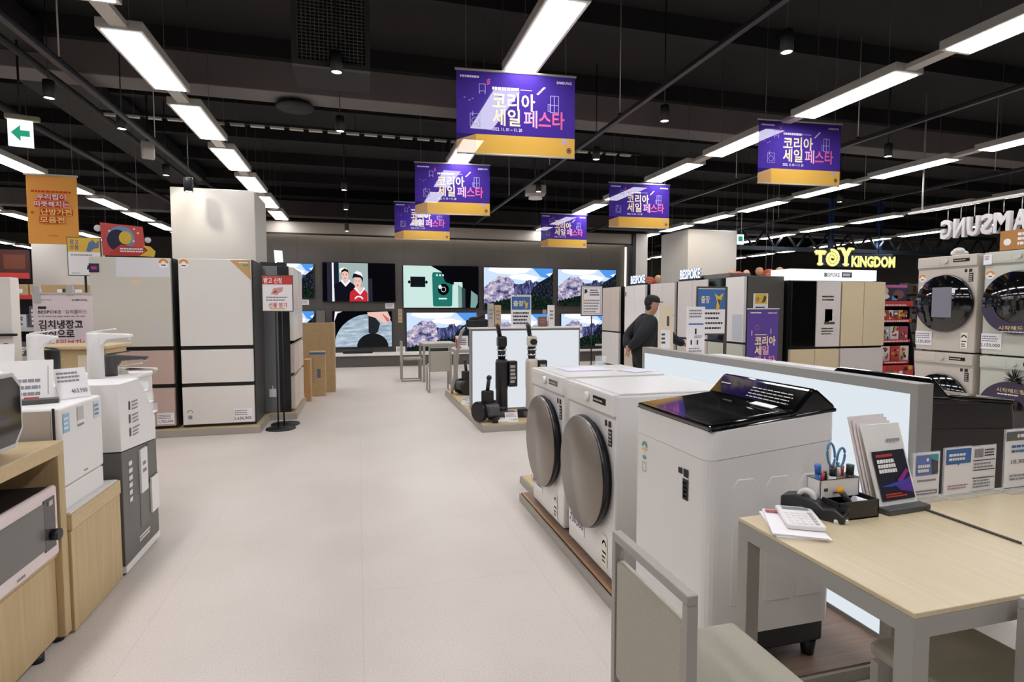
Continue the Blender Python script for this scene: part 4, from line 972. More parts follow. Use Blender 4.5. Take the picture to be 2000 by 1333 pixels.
MB().prism([(-.27, .08), (-.22, .03), (.22, .03), (.27, .09), (.27, .26), (.22, .31), (-.22, .31), (-.27, .26)], -.02, .02, mat('silver_white_rim', 'cfccc8', .3), 'y', .006).build('door_frame', t, label='silver door frame')
MB().prism([(-.25, .09), (-.21, .048), (.205, .048), (.25, .10), (.25, .25), (.205, .292), (-.21, .292), (-.25, .25)], -.024, -.018, DGLASS, 'y').build('window', t)
MB().lathe([(0, 0), (.014, 0), (.014, .02), (0, .02)], BLACK, 16, Matrix.Translation((.285, .1, .13)) @ Matrix.Rotation(PI / 2, 4, 'Y')).build('side_knob', t)
MB().box(-.2, .2, .03, .3, 0, .02, BLACK).build('foot', t)
# price easel on the purifier
t = thing('price_easel', 'tilted white price easel with a dark foot behind the white oven', 'price card', (-1.40, 2.885, .956), .35)
mb = MB().box(-.12, .1, 0, .008, 0, .2, WHITE2, M=Matrix.Rotation(-.4, 4, 'X')); F = FM(0, 0, 0, .4); mb.lines(F, -.09, .03, .06, .12, 3, INKG); mb.rect(F, .08, .04, .083, .17, INKG); mb.rect(F, 0, .02, .05, .03, RED); mb.build('card', t)
MB().box(-.13, .12, -.04, .02, 0, .022, DGREY, .004).build('foot', t)
t = thing('price_easel', 'second paler tilted card behind the dark footed price easel at far left', 'price card', (-1.54, 2.87, .956), .3)
MB().box(-.12, .1, 0, .008, 0, .27, WHITE2, M=Matrix.Rotation(-.3, 4, 'X')).build('card', t); MB().box(-.1, .1, -.02, .05, 0, .01, WHITE2).build('foot', t)
# low oak stand with the white purifier
t = thing('display_pedestal', 'oak pedestal under the white water purifier', 'pedestal', (-1.165, 2.955, 0), RX)
MB().box(-.25, .25, .005, .6, .01, .44, WOODZ, .003).build('front_panel', t); MB().box(-.25, .25, 0, .6, .443, .51, WOODY, .003).build('top', t)
MB().box(-.24, .24, .01, .55, .51, .516, WHITE2).build('white_plate', t)
t = thing('water_purifier', 'boxy white water purifier on the oak pedestal beside the counter', 'water purifier', (-1.20, 2.93, .516), RX)
mb = MB().box(-.20, .19, 0, .5, .1, .44, WHITE2, .012, 3); mb.build('body', t)
MB().box(-.20, .19, .004, .5, 0, .095, WHITE2, .006).build('lower_drawer', t)
F = FM(0, -.001, 0)
MB().rect(F, -.06, .36, .0, .42, mat('grey_label', 'c2bcb4', .6)).lines(F, -.06, .33, 0, .35, 1, INKG).lines(F, -.02, .12, .02, .135, 1, INKG).build('front_label', t)
mb = MB(); mb.rect(F, -.185, .33, -.13, .41, mat('sky_sticker', '8fc0d6', .6)); mb.lines(F, -.18, .34, -.14, .40, 3, PAPER, .002); mb.build('blue_sticker', t)
mb = MB(); mb.rect(F, .10, .34, .16, .42, mat('pale_blue_sticker', 'c9dbe4', .6)); mb.lines(F, .105, .35, .155, .41, 3, INKG, .002); mb.build('pale_sticker', t)
MB().box(-.204, -.199, .035, .16, .28, .43, mat('side_badge', 'b3a9a0', .6)).box(-.205, -.2, .02, .028, .25, .44, INK).build('side_label', t)
t = thing('tap_bench', 'white raised bench behind the display tower carrying the taps', 'display bench', (-1.58, 3.6, 0), RX)
MB().box(-.36, .17, .04, .46, 0, .94, WHITE2, .006).box(.17, .60, -.26, .46, 0, .94, WHITE2, .006).build('block', t); MB().box(-.37, .165, .0, .48, .94, .96, WHITE2, .006).box(.165, .61, -.28, .48, .94, .96, WHITE2, .006).build('top', t)
MB().box(-.36, -.08, .02, .46, .96, 1.01, WHITE2, .006).build('riser', t)
def tap(label, loc_, m, h, r, reach, rz=RX):
    t = thing('faucet', label, 'faucet', loc_, rz, 'taps on the display bench')
    tk = min(.075, h * .55)
    MB().lathe([(0, 0), (r, 0), (r * .97, h - .012), (r * .9, h), (0, h)], m, 24).prism([(0, h), (-reach, h - .012), (-reach, h - .030), (-r * 1.6, h - tk * .55), (-r * 1.0, h - tk), (0, h - tk)], -r * .62, r * .62, m, 'x', .006, seg=3).build('body', t)
    MB().cyl((0, -reach + .016, h - .025), (0, -reach + .016, h - .048), .011, CHROME if m is not WHITE2 else WHITE2).build('nozzle', t)
    MB().box(-.012, .012, -.11, .02, 0, .008, m, .003, M=Matrix.Translation((0, 0, h + .001)) @ Matrix.Rotation(-.14, 4, 'X')).build('lever', t)
tap('tall white faucet nearest the white purifier, spout toward the fridges', (-1.49, 3.82, .96), WHITE2, .27, .042, .19)
tap('slim white square faucet left of the tallest one', (-1.66, 3.55, 1.01), WHITE2, .225, .036, .10)
tap('small black faucet behind the white taps', (-2.03, 4.57, .90), BLACK, .19, .036, .10, -RX)
tap('dark grey faucet right of the tallest white one', (-1.46, 3.94, .96), DGREY, .13, .036, .20)
tap('short cream faucet lowest on the right', (-1.43, 4.04, .96), OFFW, .045, .028, .19)
tag(MB().box(-.12, .2, -.12, .2, 0, .90, WHITE2, .006).build('display_plinth', None, (-2.1, 4.5, 0)), 'white plinth under the small black faucet', 'plinth')
price_stand('tilted white price card on the white purifier corner', (-1.27, 3.03, .957), RX - .75, '463,900', .13, .14)
# tall cardboard display tower
t = thing('display_tower', 'white and grey display tower with slanted top at the end of the left counter', 'display stand', (-1.165, 3.48, 0), RX)
MB().prism([(-.25, .05), (.25, .05), (.25, .60), (-.25, .64)], 0, .4, SLATE, 'y', .003).build('grey_base', t, label='dark grey lower body')
MB().prism([(-.25, .645), (.25, .605), (.25, .74), (.12, .90), (.02, .99), (-.25, .99)], 0, .4, WHITE2, 'y', .004).build('white_top', t, label='white slanted upper body')
MB().box(-.25, .25, -.004, .4, .015, .05, WHITE2, .003).build('kick_strip', t)
MB().cyl((-.22, .03, 0), (-.22, .03, .02), .02, BLACK).cyl((.22, .03, 0), (.22, .03, .02), .02, BLACK).build('foot', t)
F = FM(0, -.001, 0)
mb = MB(); mb.box(-.03, .07, -.012, 0, .36, .60, WHITE2, .002); mb.lines(FM(0, -.012, 0), -.01, .46, .05, .54, 2, INKG); mb.build('leaflet_holder', t, label='white leaflet pocket')
mb = MB(); mb.box(.12, .24, -.012, 0, .20, .40, WHITE2, .002); mb.build('leaflet_holder', t, label='lower white leaflet pocket')
mb = MB(); mb.rect(F, .075, .38, .10, .61, MBLACK); mb.rect(F, .105, .38, .245, .405, MBLACK); mb.rect(F, -.03, .17, .1, .355, mat('panel_mid_grey', '6f6d68', .5), .0008); mb.build('slot', t)  # black slots, and a plain grey panel slightly paler than the slate body
mb = MB(); mb.lines(F, -.17, .35, -.12, .58, 6, PAPER, .001, .6); mb.build('side_print', t)
mb = MB(); mb.lines(F, -.06, .10, .12, .135, 2, PAPER, .001, .6); mb.build('lower_print', t)
for z in (.84, .77, .70): mb = MB(); mb.rect(F, -.14, z, -.12, z + .045, DGREY); mb.lines(F, -.10, z - .01, .0, z + .045, 3, INKG); mb.build('bullet_print', t)
for a, z in ((.06, .905), (.14, .83), (.2, .76)):
    mb = MB(); mb.box(a, a + .09, -.004, .12, z, z + .004, PAPER).box(a + .085, a + .09, -.004, .12, z, z + .05, glass('clear_acrylic', 'eef3f5', .25)); mb.build('acrylic_step', t)

# ------------------------------------------------------------------ washing machines on the right platform
LX = -PI / 2         # front faces -x
t = thing('display_platform', 'grey platform with brown wood top under the three white washing machines', 'platform', (1.09, 1.90, 0))
MB().box(0, 1.2, -.31, 1.9, 0, .05, PLINTH, .003).box(.12, 1.2, 1.9, 2.3, 0, .05, PLINTH, .003).build('base', t)
MB().box(.012, 1.19, -.298, 1.89, .05, .058, WOODF).box(.012, .03, -.298, 1.89, .05, .0585, mat('orange_wood_edge', 'b98a5a', .5)).box(.13, 1.19, 1.89, 2.29, .05, .058, WOODY).build('deck', t)
DOORF = mat('door_bronze_face', '8a8178', 0.28, metal=0.55); DRIM = mat('door_rim_black', '1d1c1c', 0.25)
WB = mat('washer_beige', 'c7bdb0', 0.32); WS = mat('washer_sage', 'c4c5b8', 0.32)
def washer(label, loc_, rotz, m, w=.60, h=.91, d=.66, face=None, rim=None, rd=.285, zc=.475, proud=.058, cat='washing machine', group='front loading machines', name='washing_machine', xc=0.0):
    t = thing(name, label, cat, loc_, rotz, group)
    MB().box(-w / 2, w / 2, 0, d, .012, h - .005, m, .010, 2).build('body', t)
    for x in (-w / 2 + .05, w / 2 - .05):
        for y in (.05, d - .05): MB().cyl((x, y, 0), (x, y, .014), .02, BLACK, seg=12).build('foot', t)
    MB().box(-w / 2 + .002, w / 2 - .002, -.014, .02, h - .105, h, m, .006, 2).box(-w / 2 + .002, w / 2 - .002, -.004, .0, h - .118, h - .105, LGREY).build('control_panel', t)
    MB().box(-w / 2 + .006, w / 2 - .006, 0.02, d - .006, h - .006, h + .004, m, .003).build('top_panel', t)
    MB().box(-w / 2 + .02, -.06, -.0165, -.01, h - .09, h - .015, m, .003).build('detergent_drawer', t)
    MB().cyl((.0, -.014, h - .05), (.0, -.034, h - .05), .026, m, .023).build('knob', t)
    mb = MB().box(.07, .22, -.016, -.012, h - .064, h - .032, GLOSS); mb.lines(FM(0, -.0165, 0), .08, h - .058, .2, h - .04, 1, LGREY); mb.build('display', t)
    My = Matrix.Translation((xc, 0, zc)) @ Matrix.Rotation(PI / 2, 4, 'X')
    dr = MB().lathe([(0, proud), (rd - .006, proud), (rd - .002, proud - .004)], face or DOORF, 48, My).build('door', t)
    MB().lathe([(rd - .002, proud - .004), (rd, proud - .01), (rd + .004, proud * .45), (rd - .012, proud * .35), (rd - .02, 0), (0, 0)], rim or DRIM, 48, My).build('door_rim', dr)
    mb = MB(); F = FM(0, -.001, 0)
    mb.rect(F, w / 2 - .115, h - .165, w / 2 - .09, h - .135, INK); mb.rect(F, w / 2 - .075, h - .165, w / 2 - .045, h - .135, INK); mb.rect(F, w / 2 - .075, h - .255, w / 2 - .035, h - .172, INK)
    mb.lines(F, w / 2 - .07, h - .25, w / 2 - .04, h - .18, 4, LGREY, .002); mb.build('sticker', t)
    return t
def wtag(t, x, z, w, h, txt): return tagcard(t, x, z, w, h, txt, y=-.002)
def elabel(t, x, z):
    mb = MB(); F = FM(0, -.002, 0); mb.rect(F, x, z, x + .065, z + .15, mat('cream_paper', 'e9e4d2', .7)); mb.ring(F, x + .032, z + .1, .015, .026, GREEN, .001, a0=0, a1=PI); mb.rect(F, x + .01, z + .06, x + .055, z + .07, INK, .001); mb.lines(F, x + .01, z + .01, x + .05, z + .05, 2, INKG, .001)
    mb.build('energy_label', t)
w1 = washer('white front loading washer with round bronze door, farther of the pair by the aisle', (1.15, 3.36, .058), LX, WHITE, face=DOORF)
wtag(w1, -.28, .10, .19, .19, '1,890,000'); elabel(w1, .13, .03)
w2 = washer('white front loading washer with round bronze door, nearer of the pair by the aisle', (1.15, 2.68, .058), LX, WHITE, face=DOORF)
wtag(w2, -.28, .09, .22, .20, '1,730,000'); elabel(w2, .16, .05)
def paper_on(t, x, y, w, d, z=.915, rz=0.0):
    mb = MB().box(-w / 2, w / 2, -d / 2, d / 2, 0, .002, PAPERP, M=Matrix.Translation((x, y, z)) @ Matrix.Rotation(rz, 4, 'Z'))
    mb.lines(TM(x, y, z + .0022, rz), -w * .4, -d * .4, w * .4, d * .4, 5, INKG, .0005, .4); return mb.build('paper_sheet', t)
p = MB().box(-.15, .15, -.1, .1, 0, .002, PAPERP).build('paper_sheet', None, (1.42, 3.42, .974)); tag(p, 'sheet of paper lying on top of the farther white washer', 'paper', 'sheets on the white washer')
p = MB().box(-.1, .1, -.08, .08, 0, .002, PAPERP).build('paper_sheet', None, (1.72, 3.25, .974), .3); tag(p, 'second sheet of paper farther right on top of the farther washer', 'paper', 'sheets on the white washer')
t = thing('clear_stand', 'small clear stand on the farther white washer', 'stand', (1.62, 3.60, .973))
MB().box(-.04, .04, -.002, .002, 0, .07, glass('clear_acrylic', 'eef3f5', .25)).box(-.06, .06, -.03, .03, 0, .004, glass('clear_acrylic', 'eef3f5', .25)).build('panel', t)

# top loader
def top_loader(label, loc_, rotz, body, w=.54, d=.545, zb=.87, rise=.05, lid=None):
    """front at y=0 facing -y, hinge and raised console at the back"""
    t = thing('top_loading_washer', label, 'washing machine', loc_, rotz, 'top loading washing machines')
    x0, x1 = -w / 2, w / 2
    b = MB().prism([(0, .15), (d, .15), (d, zb - .102 + rise), (0, zb - .102)], x0, x1, body, 'x', .045, seg=5, upright=True); b.build('cabinet', t)
    MB().prism([(-.001, zb - .10), (d, zb - .10 + rise), (d - .002, zb + rise), (.014, zb)], x0 - .001, x1 + .001, body, 'x', .045, seg=5, upright=True).build('top_cover', t)
    e = MB()
    for k in range(3):
        xx = .10 + k * .14
        e.prism([(xx, .26), (xx + .11, .26), (xx + .11, zb - .2), (xx + .085, zb - .17), (xx + .02, zb - .17), (xx, zb - .2)], x1 - .004, x1 + .0035, body, 'x', .003)
    e.build('side_embossing', t)
    MB().box(x0 + .02, x1 - .02, .02, d - .02, .06, .16, BLACK, .01).build('plinth', t)
    for x in (x0 + .05, x1 - .05):
        for y in (.05, d - .06): MB().cyl((x, y, 0), (x, y, .06), .022, BLACK, .03, seg=14).build('foot', t)
    L = lid or GLOSS
    MB().prism([(.008, zb + .022), (d * .68, zb + .058), (d * .68, zb + .035), (.012, zb - .002)], x0 + .012, x1 - .012, L, 'x', .008, seg=3).build('lid_frame', t)
    MB().prism([(.035, zb + .0255), (d * .66, zb + .0595), (d * .66, zb + .05), (.035, zb + .015)], x0 + .04, x1 - .04, DGLASS, 'x', .0015).build('lid_glass', t, label='dark glass lid')
    MB().prism([(.01, zb - .0), (.012, zb + .006), (d * .7, zb + .045), (d - .002, zb + .062), (d - .002, zb + rise - .002), (d * .7, zb + rise * .7 - .003)], x0 + .006, x1 - .006, L, 'x', .004).build('lid_base', t)
    c = MB().prism([(d * .655, zb + .055), (d * .80, zb + .135), (d * .84, zb + .135), (d - .002, zb + .07), (d - .002, zb + .05), (d * .66, zb + .04)], x0 + .010, x1 - .010, L, 'x', .012, seg=3)
    ang = math.atan2(.08, d * .145)
    M = Matrix.Translation((0, d * .655, zb + .057)) @ Matrix.Rotation(ang, 4, 'X')
    c.lines(M, -.02, .015, .22, .075, 4, LGREY, .0015, .3, .1); c.lines(M, -.22, .055, -.14, .07, 1, LGREY, .0015, .4)
    c.build('control_panel', t)
    mb = MB().box(.08, .20, -.0, .03, 0, .001, PAPER, M=Matrix.Translation((0, d * .57, zb + .060)) @ Matrix.Rotation(.18, 4, 'X')); mb.build('white_label', t)
    return t
tl = top_loader('white top loading washer with black glass lid, largest machine in the foreground', (1.15, 1.93, .058), LX, WHITE, zb=.885)
mb = MB(); F = FM(0, -.002, 0)
mb.rect(F, .09, .70, .115, .722, INK); mb.rect(F, .125, .695, .155, .725, INK); mb.rect(F, .12, .61, .155, .688, INK); mb.lines(F, .125, .615, .15, .68, 4, LGREY, .001); mb.build('sticker', tl)
mb = MB(); mb.ring(F, -.17, .735, .012, .022, GREEN, a0=0, a1=PI); mb.rect(F, -.19, .72, -.15, .727, YEL); mb.disc(F, -.17, .69, .014, .008, GREEN); mb.frame(F, -.185, .63, -.155, .67, .003, INKG); mb.build('energy_label', tl)
btl = top_loader('black top loading washer behind the glowing partition at the right', (2.80, 2.03, .0), PI / 2, mat('washer_black_inox', '2b2523', .3, metal=.3), w=.50, d=.60, zb=.945, rise=.03)
btl.location = (2.80, 2.03, 0)
# partition with glowing faces
t = thing('lightbox_wall', 'long low glowing partition with grey frame behind the white washing machines', 'lightbox', (1.975, 1.585, .058))
t.scale = (.72, 1, 1)
PF = mat('partition_frame', '97938d', .5)
MB().box(0, .10, 0, .03, 0, 1.035, PF).box(0, .10, 2.05, 2.08, 0, 1.035, PF).box(0, .10, .03, 2.05, .995, 1.035, PF).box(0, .10, .03, 2.05, 0, .02, PF).box(.045, .055, .03, 2.05, .02, .995, PF).build('frame', t)
MB().box(.004, .044, .03, 2.05, .02, .995, emit('partition_glow', 'e3ebf3', .76, True)).box(.056, .096, .03, 2.05, .02, .995, emit('partition_glow', 'e3ebf3', .76, True)).build('lit_panel', t)
# machines on the other side of the partition carrying the leaflet boards
for y in (3.0, 3.66):
    washer('white washer hidden behind the glowing partition', (2.86, y, 0), PI / 2, WHITE, h=1.0, group='washers behind the partition')
def board(label, loc_, w, h, draw):
    t = thing('leaflet_board', label, 'sign', loc_)
    mb = MB().box(-w / 2, w / 2, 0, .008, 0, h, PAPER); draw(mb, FM(0, -.001, 0), w, h); mb.build('panel', t)
    MB().box(-w / 2, w / 2, -.03, .05, 0, .006, WHITE2).build('foot', t)
def bd1(mb, F, w, h):
    mb.rect(F, -w / 2, 0, w / 2, h, mat('cream_board', 'e0d0b4', .6), .0006); mb.rect(F, w * .05, h * .58, w * .22, h * .78, DGREY); mb.rect(F, -w * .35, h * .12, w * .3, h * .5, PAPER); mb.lines(F, -w * .3, h * .2, -.0, h * .45, 3, INK, .002)
def bd2(mb, F, w, h):
    mb.lines(F, -w * .4, h * .76, w * .4, h * .95, 3, INKG); mb.rect(F, -w * .42, h * .62, w * .42, h * .65, BLUE); mb.rect(F, -.01, h * .42, .005, h * .54, INK); mb.rect(F, -w * .3, h * .2, -w * .22, h * .3, INK); mb.rect(F, w * .05, h * .2, w * .13, h * .3, INK); mb.lines(F, -w * .4, h * .04, w * .4, h * .15, 2, INKG); mb.lines(F, -w * .1, h * .33, w * .4, h * .4, 2, INKG)
board('cream leaflet board standing just right of the man in the cap', (2.36, 4.0, 1.005), .13, .39, bd1)
board('white leaflet board with small pictures left of the blue topped notice', (2.60, 3.95, 1.005), .16, .38, bd2)

# ------------------------------------------------------------------ stacked washers and dryers on the right
SX = 5.5
def stack(y, m, x, la, lb, lab_top, price, arc):
    a = washer(la, (x, y, .02), LX, m, w=.57, h=.92, d=.66, face=DGLASS, rim=GLOSS, rd=.275, zc=.44, proud=.04, group='stacked machines at right')
    b = washer(lb, (x, y, .945), LX, m, w=.57, h=.93, d=.66, face=DGLASS, rim=GLOSS, rd=.275, zc=.475, proud=.04, group='stacked machines at right', cat='dryer', name='clothes_dryer')
    tagcard(b, -.285, .06, .17, .14, price, y=-.002); elabel(b, .16, .05); round_badge(b, -.235, .73, .04, -.002)
    if arc:
        mb = MB(); ARC = mat('arc_print', '3a3048', .4)
        mb.ring(FM(0, -.043, 0), 0, .475, .17, .272, ARC, .001, n=24, a0=PI * 1.06, a1=PI * 1.94); mb.text(FM(0, -.043, 0), 0, .24, .03, '시착해드림', YC2, 'c', .01, .003, .24); mb.lines(FM(0, -.043, 0), -.1, .215, .1, .23, 1, PAPER, .003); mb.build('arc_sticker', b)
        mb = MB(); mb.ring(FM(0, -.043, 0), 0, .44, .13, .272, ARC, .001, n=24, a0=PI * .04, a1=PI * .96); mb.text(FM(0, -.043, 0), 0, .62, .03, '시착해드림', YC2, 'c', .01, .003, .22); mb.lines(FM(0, -.043, 0), -.1, .59, .1, .61, 1, PAPER, .003); mb.build('arc_sticker', a)
        tagcard(b, -.285, .82, .07, .09, None, y=-.018)
        mb = MB(); R = random.Random(5)
        for k in range(22):
            q, e = R.uniform(0, 2 * PI), R.uniform(-.2, 1.3)
            mb.cyl((.03, -.05, .73), (.03 + .10 * math.cos(q) * math.cos(e), -.05 + .05 * math.sin(q) * math.cos(e), .73 + .11 * math.sin(e)), .010, GLOSS, .0, seg=6)
        mb.box(.0, .06, -.05, -.001, .71, .75, GLOSS, .008); mb.build('spiky_ornament', a)
    else:
        mb = MB(); mb.rect(FM(0, -.041, 0), -.1, .34, .09, .63, mat('manual_sleeve', '7c7a85', .4)); mb.rect(FM(0, -.041, 0), .09, .57, .12, .62, PAPER); mb.build('sleeve', b)
    return a, b
YC2 = mat('ink_gold', 'd9c48a', .5)
stack(4.18, WB, SX, 'beige front loading washer at the bottom of the left stack at right', 'beige dryer with a grey sleeve on its door, on top of the left stack', '', '2,130,800', False)
stack(3.55, WS, SX, 'sage washer with a dark arc print on its door, bottom of the right stack', 'sage dryer with a dark arc print, on top of the right stack', '', '2,150,000', True)
tag(MB().ball((0, 0, .035), .05, WHITE2, (1.8, 1.2, .7)).ball((.05, .06, .05), .04, WHITE2, (1.5, 1.2, .8)).ball((-.05, -.03, .06), .035, WHITE2, (1.4, 1.3, .8)).build('folded_cloth', None, (5.75, 4.25, 1.88)), 'white crumpled cloth on top of the beige dryer', 'cloth')
t = thing('topper_sign', 'orange brown printed board on top of the sage dryer', 'sign', (5.5, 3.48, 1.882), LX)
mb = MB().box(-.24, .3, 0, .01, 0, .17, mat('board_caramel', 'b07a40', .6)); F = FM(0, -.001, 0); mb.lines(F, -.1, .03, .12, .15, 3, PAPER, .001, .6, .1); mb.disc(F, -.18, .07, .03, .03, PAPER); mb.disc(F, .24, .06, .08, .1, PAPER); mb.build('board', t); MB().box(-.2, .2, .01, .08, 0, .008, DGREY).build('foot', t)
# hanging letters seen from behind
t = thing('hanging_letter_sign', 'big white hanging letters seen from behind at the upper right', 'sign', (8.0, 6.2, 2.36))
LET = mat('letter_white', 'd5d2d0', .5)
for k, c in enumerate('GNUSMAS'):
    y = -.01 - k * .178 - (.03 if k > 4 else 0)
    vs, fs = text_mesh(c, .03)
    tb = bmesh.new(); xs = [v.x for v in vs]; xm = (min(xs) + max(xs)) / 2; kk = .26 / .73
    bw = .15 / (max(xs) - min(xs)) * (1.25 if c == 'M' else 1)
    nv = [tb.verts.new(((v.x - xm) * bw, v.y * kk, 0)) for v in vs]
    ff = []
    for f in fs:
        try: ff.append(tb.faces.new([nv[q] for q in f]))
        except ValueError: pass
    bmesh.ops.remove_doubles(tb, verts=tb.verts, dist=1e-5)
    r = bmesh.ops.extrude_face_region(tb, geom=tb.faces[:])
    bmesh.ops.translate(tb, verts=[g for g in r['geom'] if isinstance(g, bmesh.types.BMVert)], vec=(0, 0, .07))
    bmesh.ops.recalc_face_normals(tb, faces=tb.faces)
    # readable from +x: u -> +y, v -> +z, w -> +x
    M = Matrix(((0, 0, 1, 0), (1, 0, 0, y - .07), (0, 1, 0, 0), (0, 0, 0, 1)))
    mb = MB(); mb.merge(tb, LET, False, M); o = mb.build('letter', t)
    MB().cyl((.035, y - .07, .25), (.035, y - .07, .42), .006, LGREY, seg=6).build('hanger', o)
MB().box(0, .06, -1.6, .5, .42, .45, LGREY).cyl((.03, .3, .45), (.03, .3, CEIL - 2.36), .012, LGREY, seg=8).cyl((.03, -1.2, .45), (.03, -1.2, CEIL - 2.36), .012, LGREY, seg=8).build('rail', t)

# ------------------------------------------------------------------ fridges along the right, facing the aisle
FX = 5.6
D4 = lambda a, b, c, d: [(.01, .495, .80, 1.79, a), (.505, .99, .80, 1.79, b), (.01, .495, .04, .765, c), (.505, .99, .04, .765, d)]
fridge('beige over white four-door fridge, farthest of the row next to the screens', (FX, 11.87, .06), LX, .90, 1.80, .70, D4(DBEIGE, DBEIGE, DWHITE, DWHITE), body=FBLK)
def f2b(o, x0, x1, z0, z1):
    mb = MB(); mb.rect(FM(0, -.031, 0), x0 + .02, z1 - .22, x0 + .08, z1 - .12, DGREY); mb.build('sticker', o)
fridge('white over beige four-door fridge directly left of the man in the cap', (FX, 10.70, .06), LX, .92, 1.80, .70, D4(DWHITE, DWHITE, DBEIGE, DBEIGE), body=FBLK, extra={0: f2b})
fridge('off-white four-door fridge behind the head of the man in the cap', (FX, 9.60, .06), LX, .90, 1.80, .70, D4(DGREIGE, DGREIGE, DGREIGE, DGREIGE), body=FBLK)
fridge('pale four-door fridge behind the white leaflet board', (FX, 8.60, .06), LX, .92, 1.80, .70, D4(DGREIGE, DGREIGE, DBEIGE, DBEIGE), body=FBLK)
def f5(o, x0, x1, z0, z1):
    mb = MB(); mb.rect(FM(0, -.031, 0), x0 + .18, z0 + .02, x1 - .02, z0 + .42, mat('film_blue_grey', 'c2c6cb', .3)); mb.build('film_sheet', o)
fridge('fridge with a dark left door, white right door and grey green lower doors', (FX, 7.68, .06), LX, .90, 1.80, .68, D4(DGLASS, DWHITE, DGREEN, DGREEN), body=mat('fridge_side_graphite', '55524e', .4), extra={1: f5})
t = thing('display_platform', 'low platform under the row of fridges along the right', 'platform', (FX - .06, 7.2, 0))
MB().box(0, .9, 0, 5.2, 0, .055, PLINTH).build('base', t)
def hdr(o, x0, x1, z0, z1):
    mb = MB(); F = FM(0, -.031, 0); mb.rect(F, x0 + .003, z0 + .003, x1 - .003, z1 - .003, mat('greige_print', 'd9d2cd', .5)); mb.text(F, (x0 + x1) / 2, z0 + .73, .04, '거 건 던', INK, 'c', .01, .001, .2) if False else mb.lines(F, x0 + .1, z0 + .70, x1 - .1, z0 + .80, 2, INK, .001)
    mb.rect(F, x0 + .16, z0 + .38, x0 + .24, z0 + .58, PAPER, .001); mb.rect(F, x0 + .24, z0 + .40, x0 + .30, z0 + .58, mat('pinkish_print', 'd2b3b0', .5), .001); mb.rect(F, x0 + .15, z0 + .345, x1 - .1, z0 + .385, DGREY, .0015); mb.lines(F, x0 + .1, z0 + .18, x1 - .1, z0 + .30, 3, INKG, .001); mb.build('poster_print', o)
fridge('four-door fridge with a black glass door and a grey printed door under the lit header', (6.78, 7.15, .0), 0, .92, 1.80, .66, [(.01, .495, .78, 1.79, DGLASS), (.505, .995, .78, 1.79, DGREIGE), (.01, .495, .04, .745, DCREAM), (.505, .995, .04, .745, DCREAM)], body=FBLK, extra={1: hdr})
fridge('butter coloured four-door fridge under the right part of the lit header', (7.69, 7.15, .0), 0, .86, 1.80, .66, [(.005, .495, .78, 1.79, DCREAM), (.505, .99, .78, 1.79, DCREAM), (.005, .99, .04, .745, DGREIGE)], body=FBLK)
t = thing('header_sign', 'white lit header box with dark lettering on top of the butter coloured fridges', 'sign', (7.05, 7.12, 1.80))
mb = MB().box(-.78, .85, -.02, .4, 0, .17, emit('header_white', 'eef0f6', .95), .004); F = FM(0, -.021, 0); mb.text(F, -.16, .06, .06, 'BESPOKE', INKG, 'l', .02, .002, .29); mb.text(F, -.16, .06, .06, 'B', INK, 'l', .03, .003); mb.rect(F, .17, .05, .36, .13, NAVY, .002); mb.lines(F, .19, .065, .34, .115, 2, PAPER, .003, .7); mb.build('box', t)
LETB = emit('letters_blue_white', 'e6effc', 1.1)
def lsign(label, loc_, rz):
    t = thing('letter_sign', label, 'sign', loc_, rz, 'lit letters on fridge tops')
    mb = MB(); vs, fs = text_mesh('BESPOKE', .03); F = FM(0, 0, 0)
    for w in (0.0, .012, .024): mb.text(F, 0, .0, .17, 'BESPOKE', LETB if w > .02 else mat('letter_side_blue', '6d88b5', .5), 'c', .03, w, .62)
    mb.build('letters', t); MB().box(-.34, .34, -.03, .03, -.025, 0, BLACK).build('rail', t)
lsign('lit white letters on the fridge left of the man in the cap', (5.62, 10.62, 1.89), LX)
lsign('lit white letters on the fridge below the right white column', (5.62, 8.72, 1.89), LX)
tag(MB().box(0, .4, 0, .9, 0, .07, mat('dark_topper', '6f6963', .6)).build('top_board', None, (5.66, 7.72, 1.862)), 'dark grey brown board on top of the fridge with grey green lower doors', 'board')
t = thing('sign_stand', 'blue topped notice on a grey stand in front of the fridges at right', 'sign', (4.5, 6.5, 0))
mb = MB().box(-.22, .24, -.01, .012, 1.02, 1.66, DGREY, .003); F = FM(0, -.011, 0)
mb.rect(F, -.205, 1.04, .205, 1.635, PAPER); mb.rect(F, -.205, 1.36, .205, 1.625, BLUE, .002); mb.text(F, -.16, 1.45, .075, '출장', CREAM_I, 'l', .02, .003, .13)
mb.poly(F, [(.04, 1.57), (.08, 1.46), (.06, 1.34), (.11, 1.36), (.15, 1.5), (.18, 1.58), (.11, 1.53)], YEL, .003); mb.poly(F, [(.08, 1.5), (.14, 1.48), (.12, 1.40)], DGREY, .004); mb.lines(F, -.13, 1.08, .17, 1.34, 4, INK, .002, .38); mb.build('notice_panel', t)
MB().box(.205, .24, -.012, .014, 0.02, 1.66, DGREY).build('pole', t); MB().box(-.1, .3, -.15, .15, 0, .02, DGREY).build('base', t)
t = thing('banner_stand', 'purple standing banner in front of the grey fridge side', 'banner', (5.40, 6.6, 0))
mb = MB().box(-.25, .25, 0, .005, .1, 1.36, mat('banner_violet_stand', '5b4196', .6)); F = FM(0, -.001, 0)
CI = mat('ink_cream2', 'f3dfb2', .5); PI1 = mat('ink_pink_pale', 'e9a9c2', .5); PI2 = mat('ink_pink_hot', 'd880bd', .5)
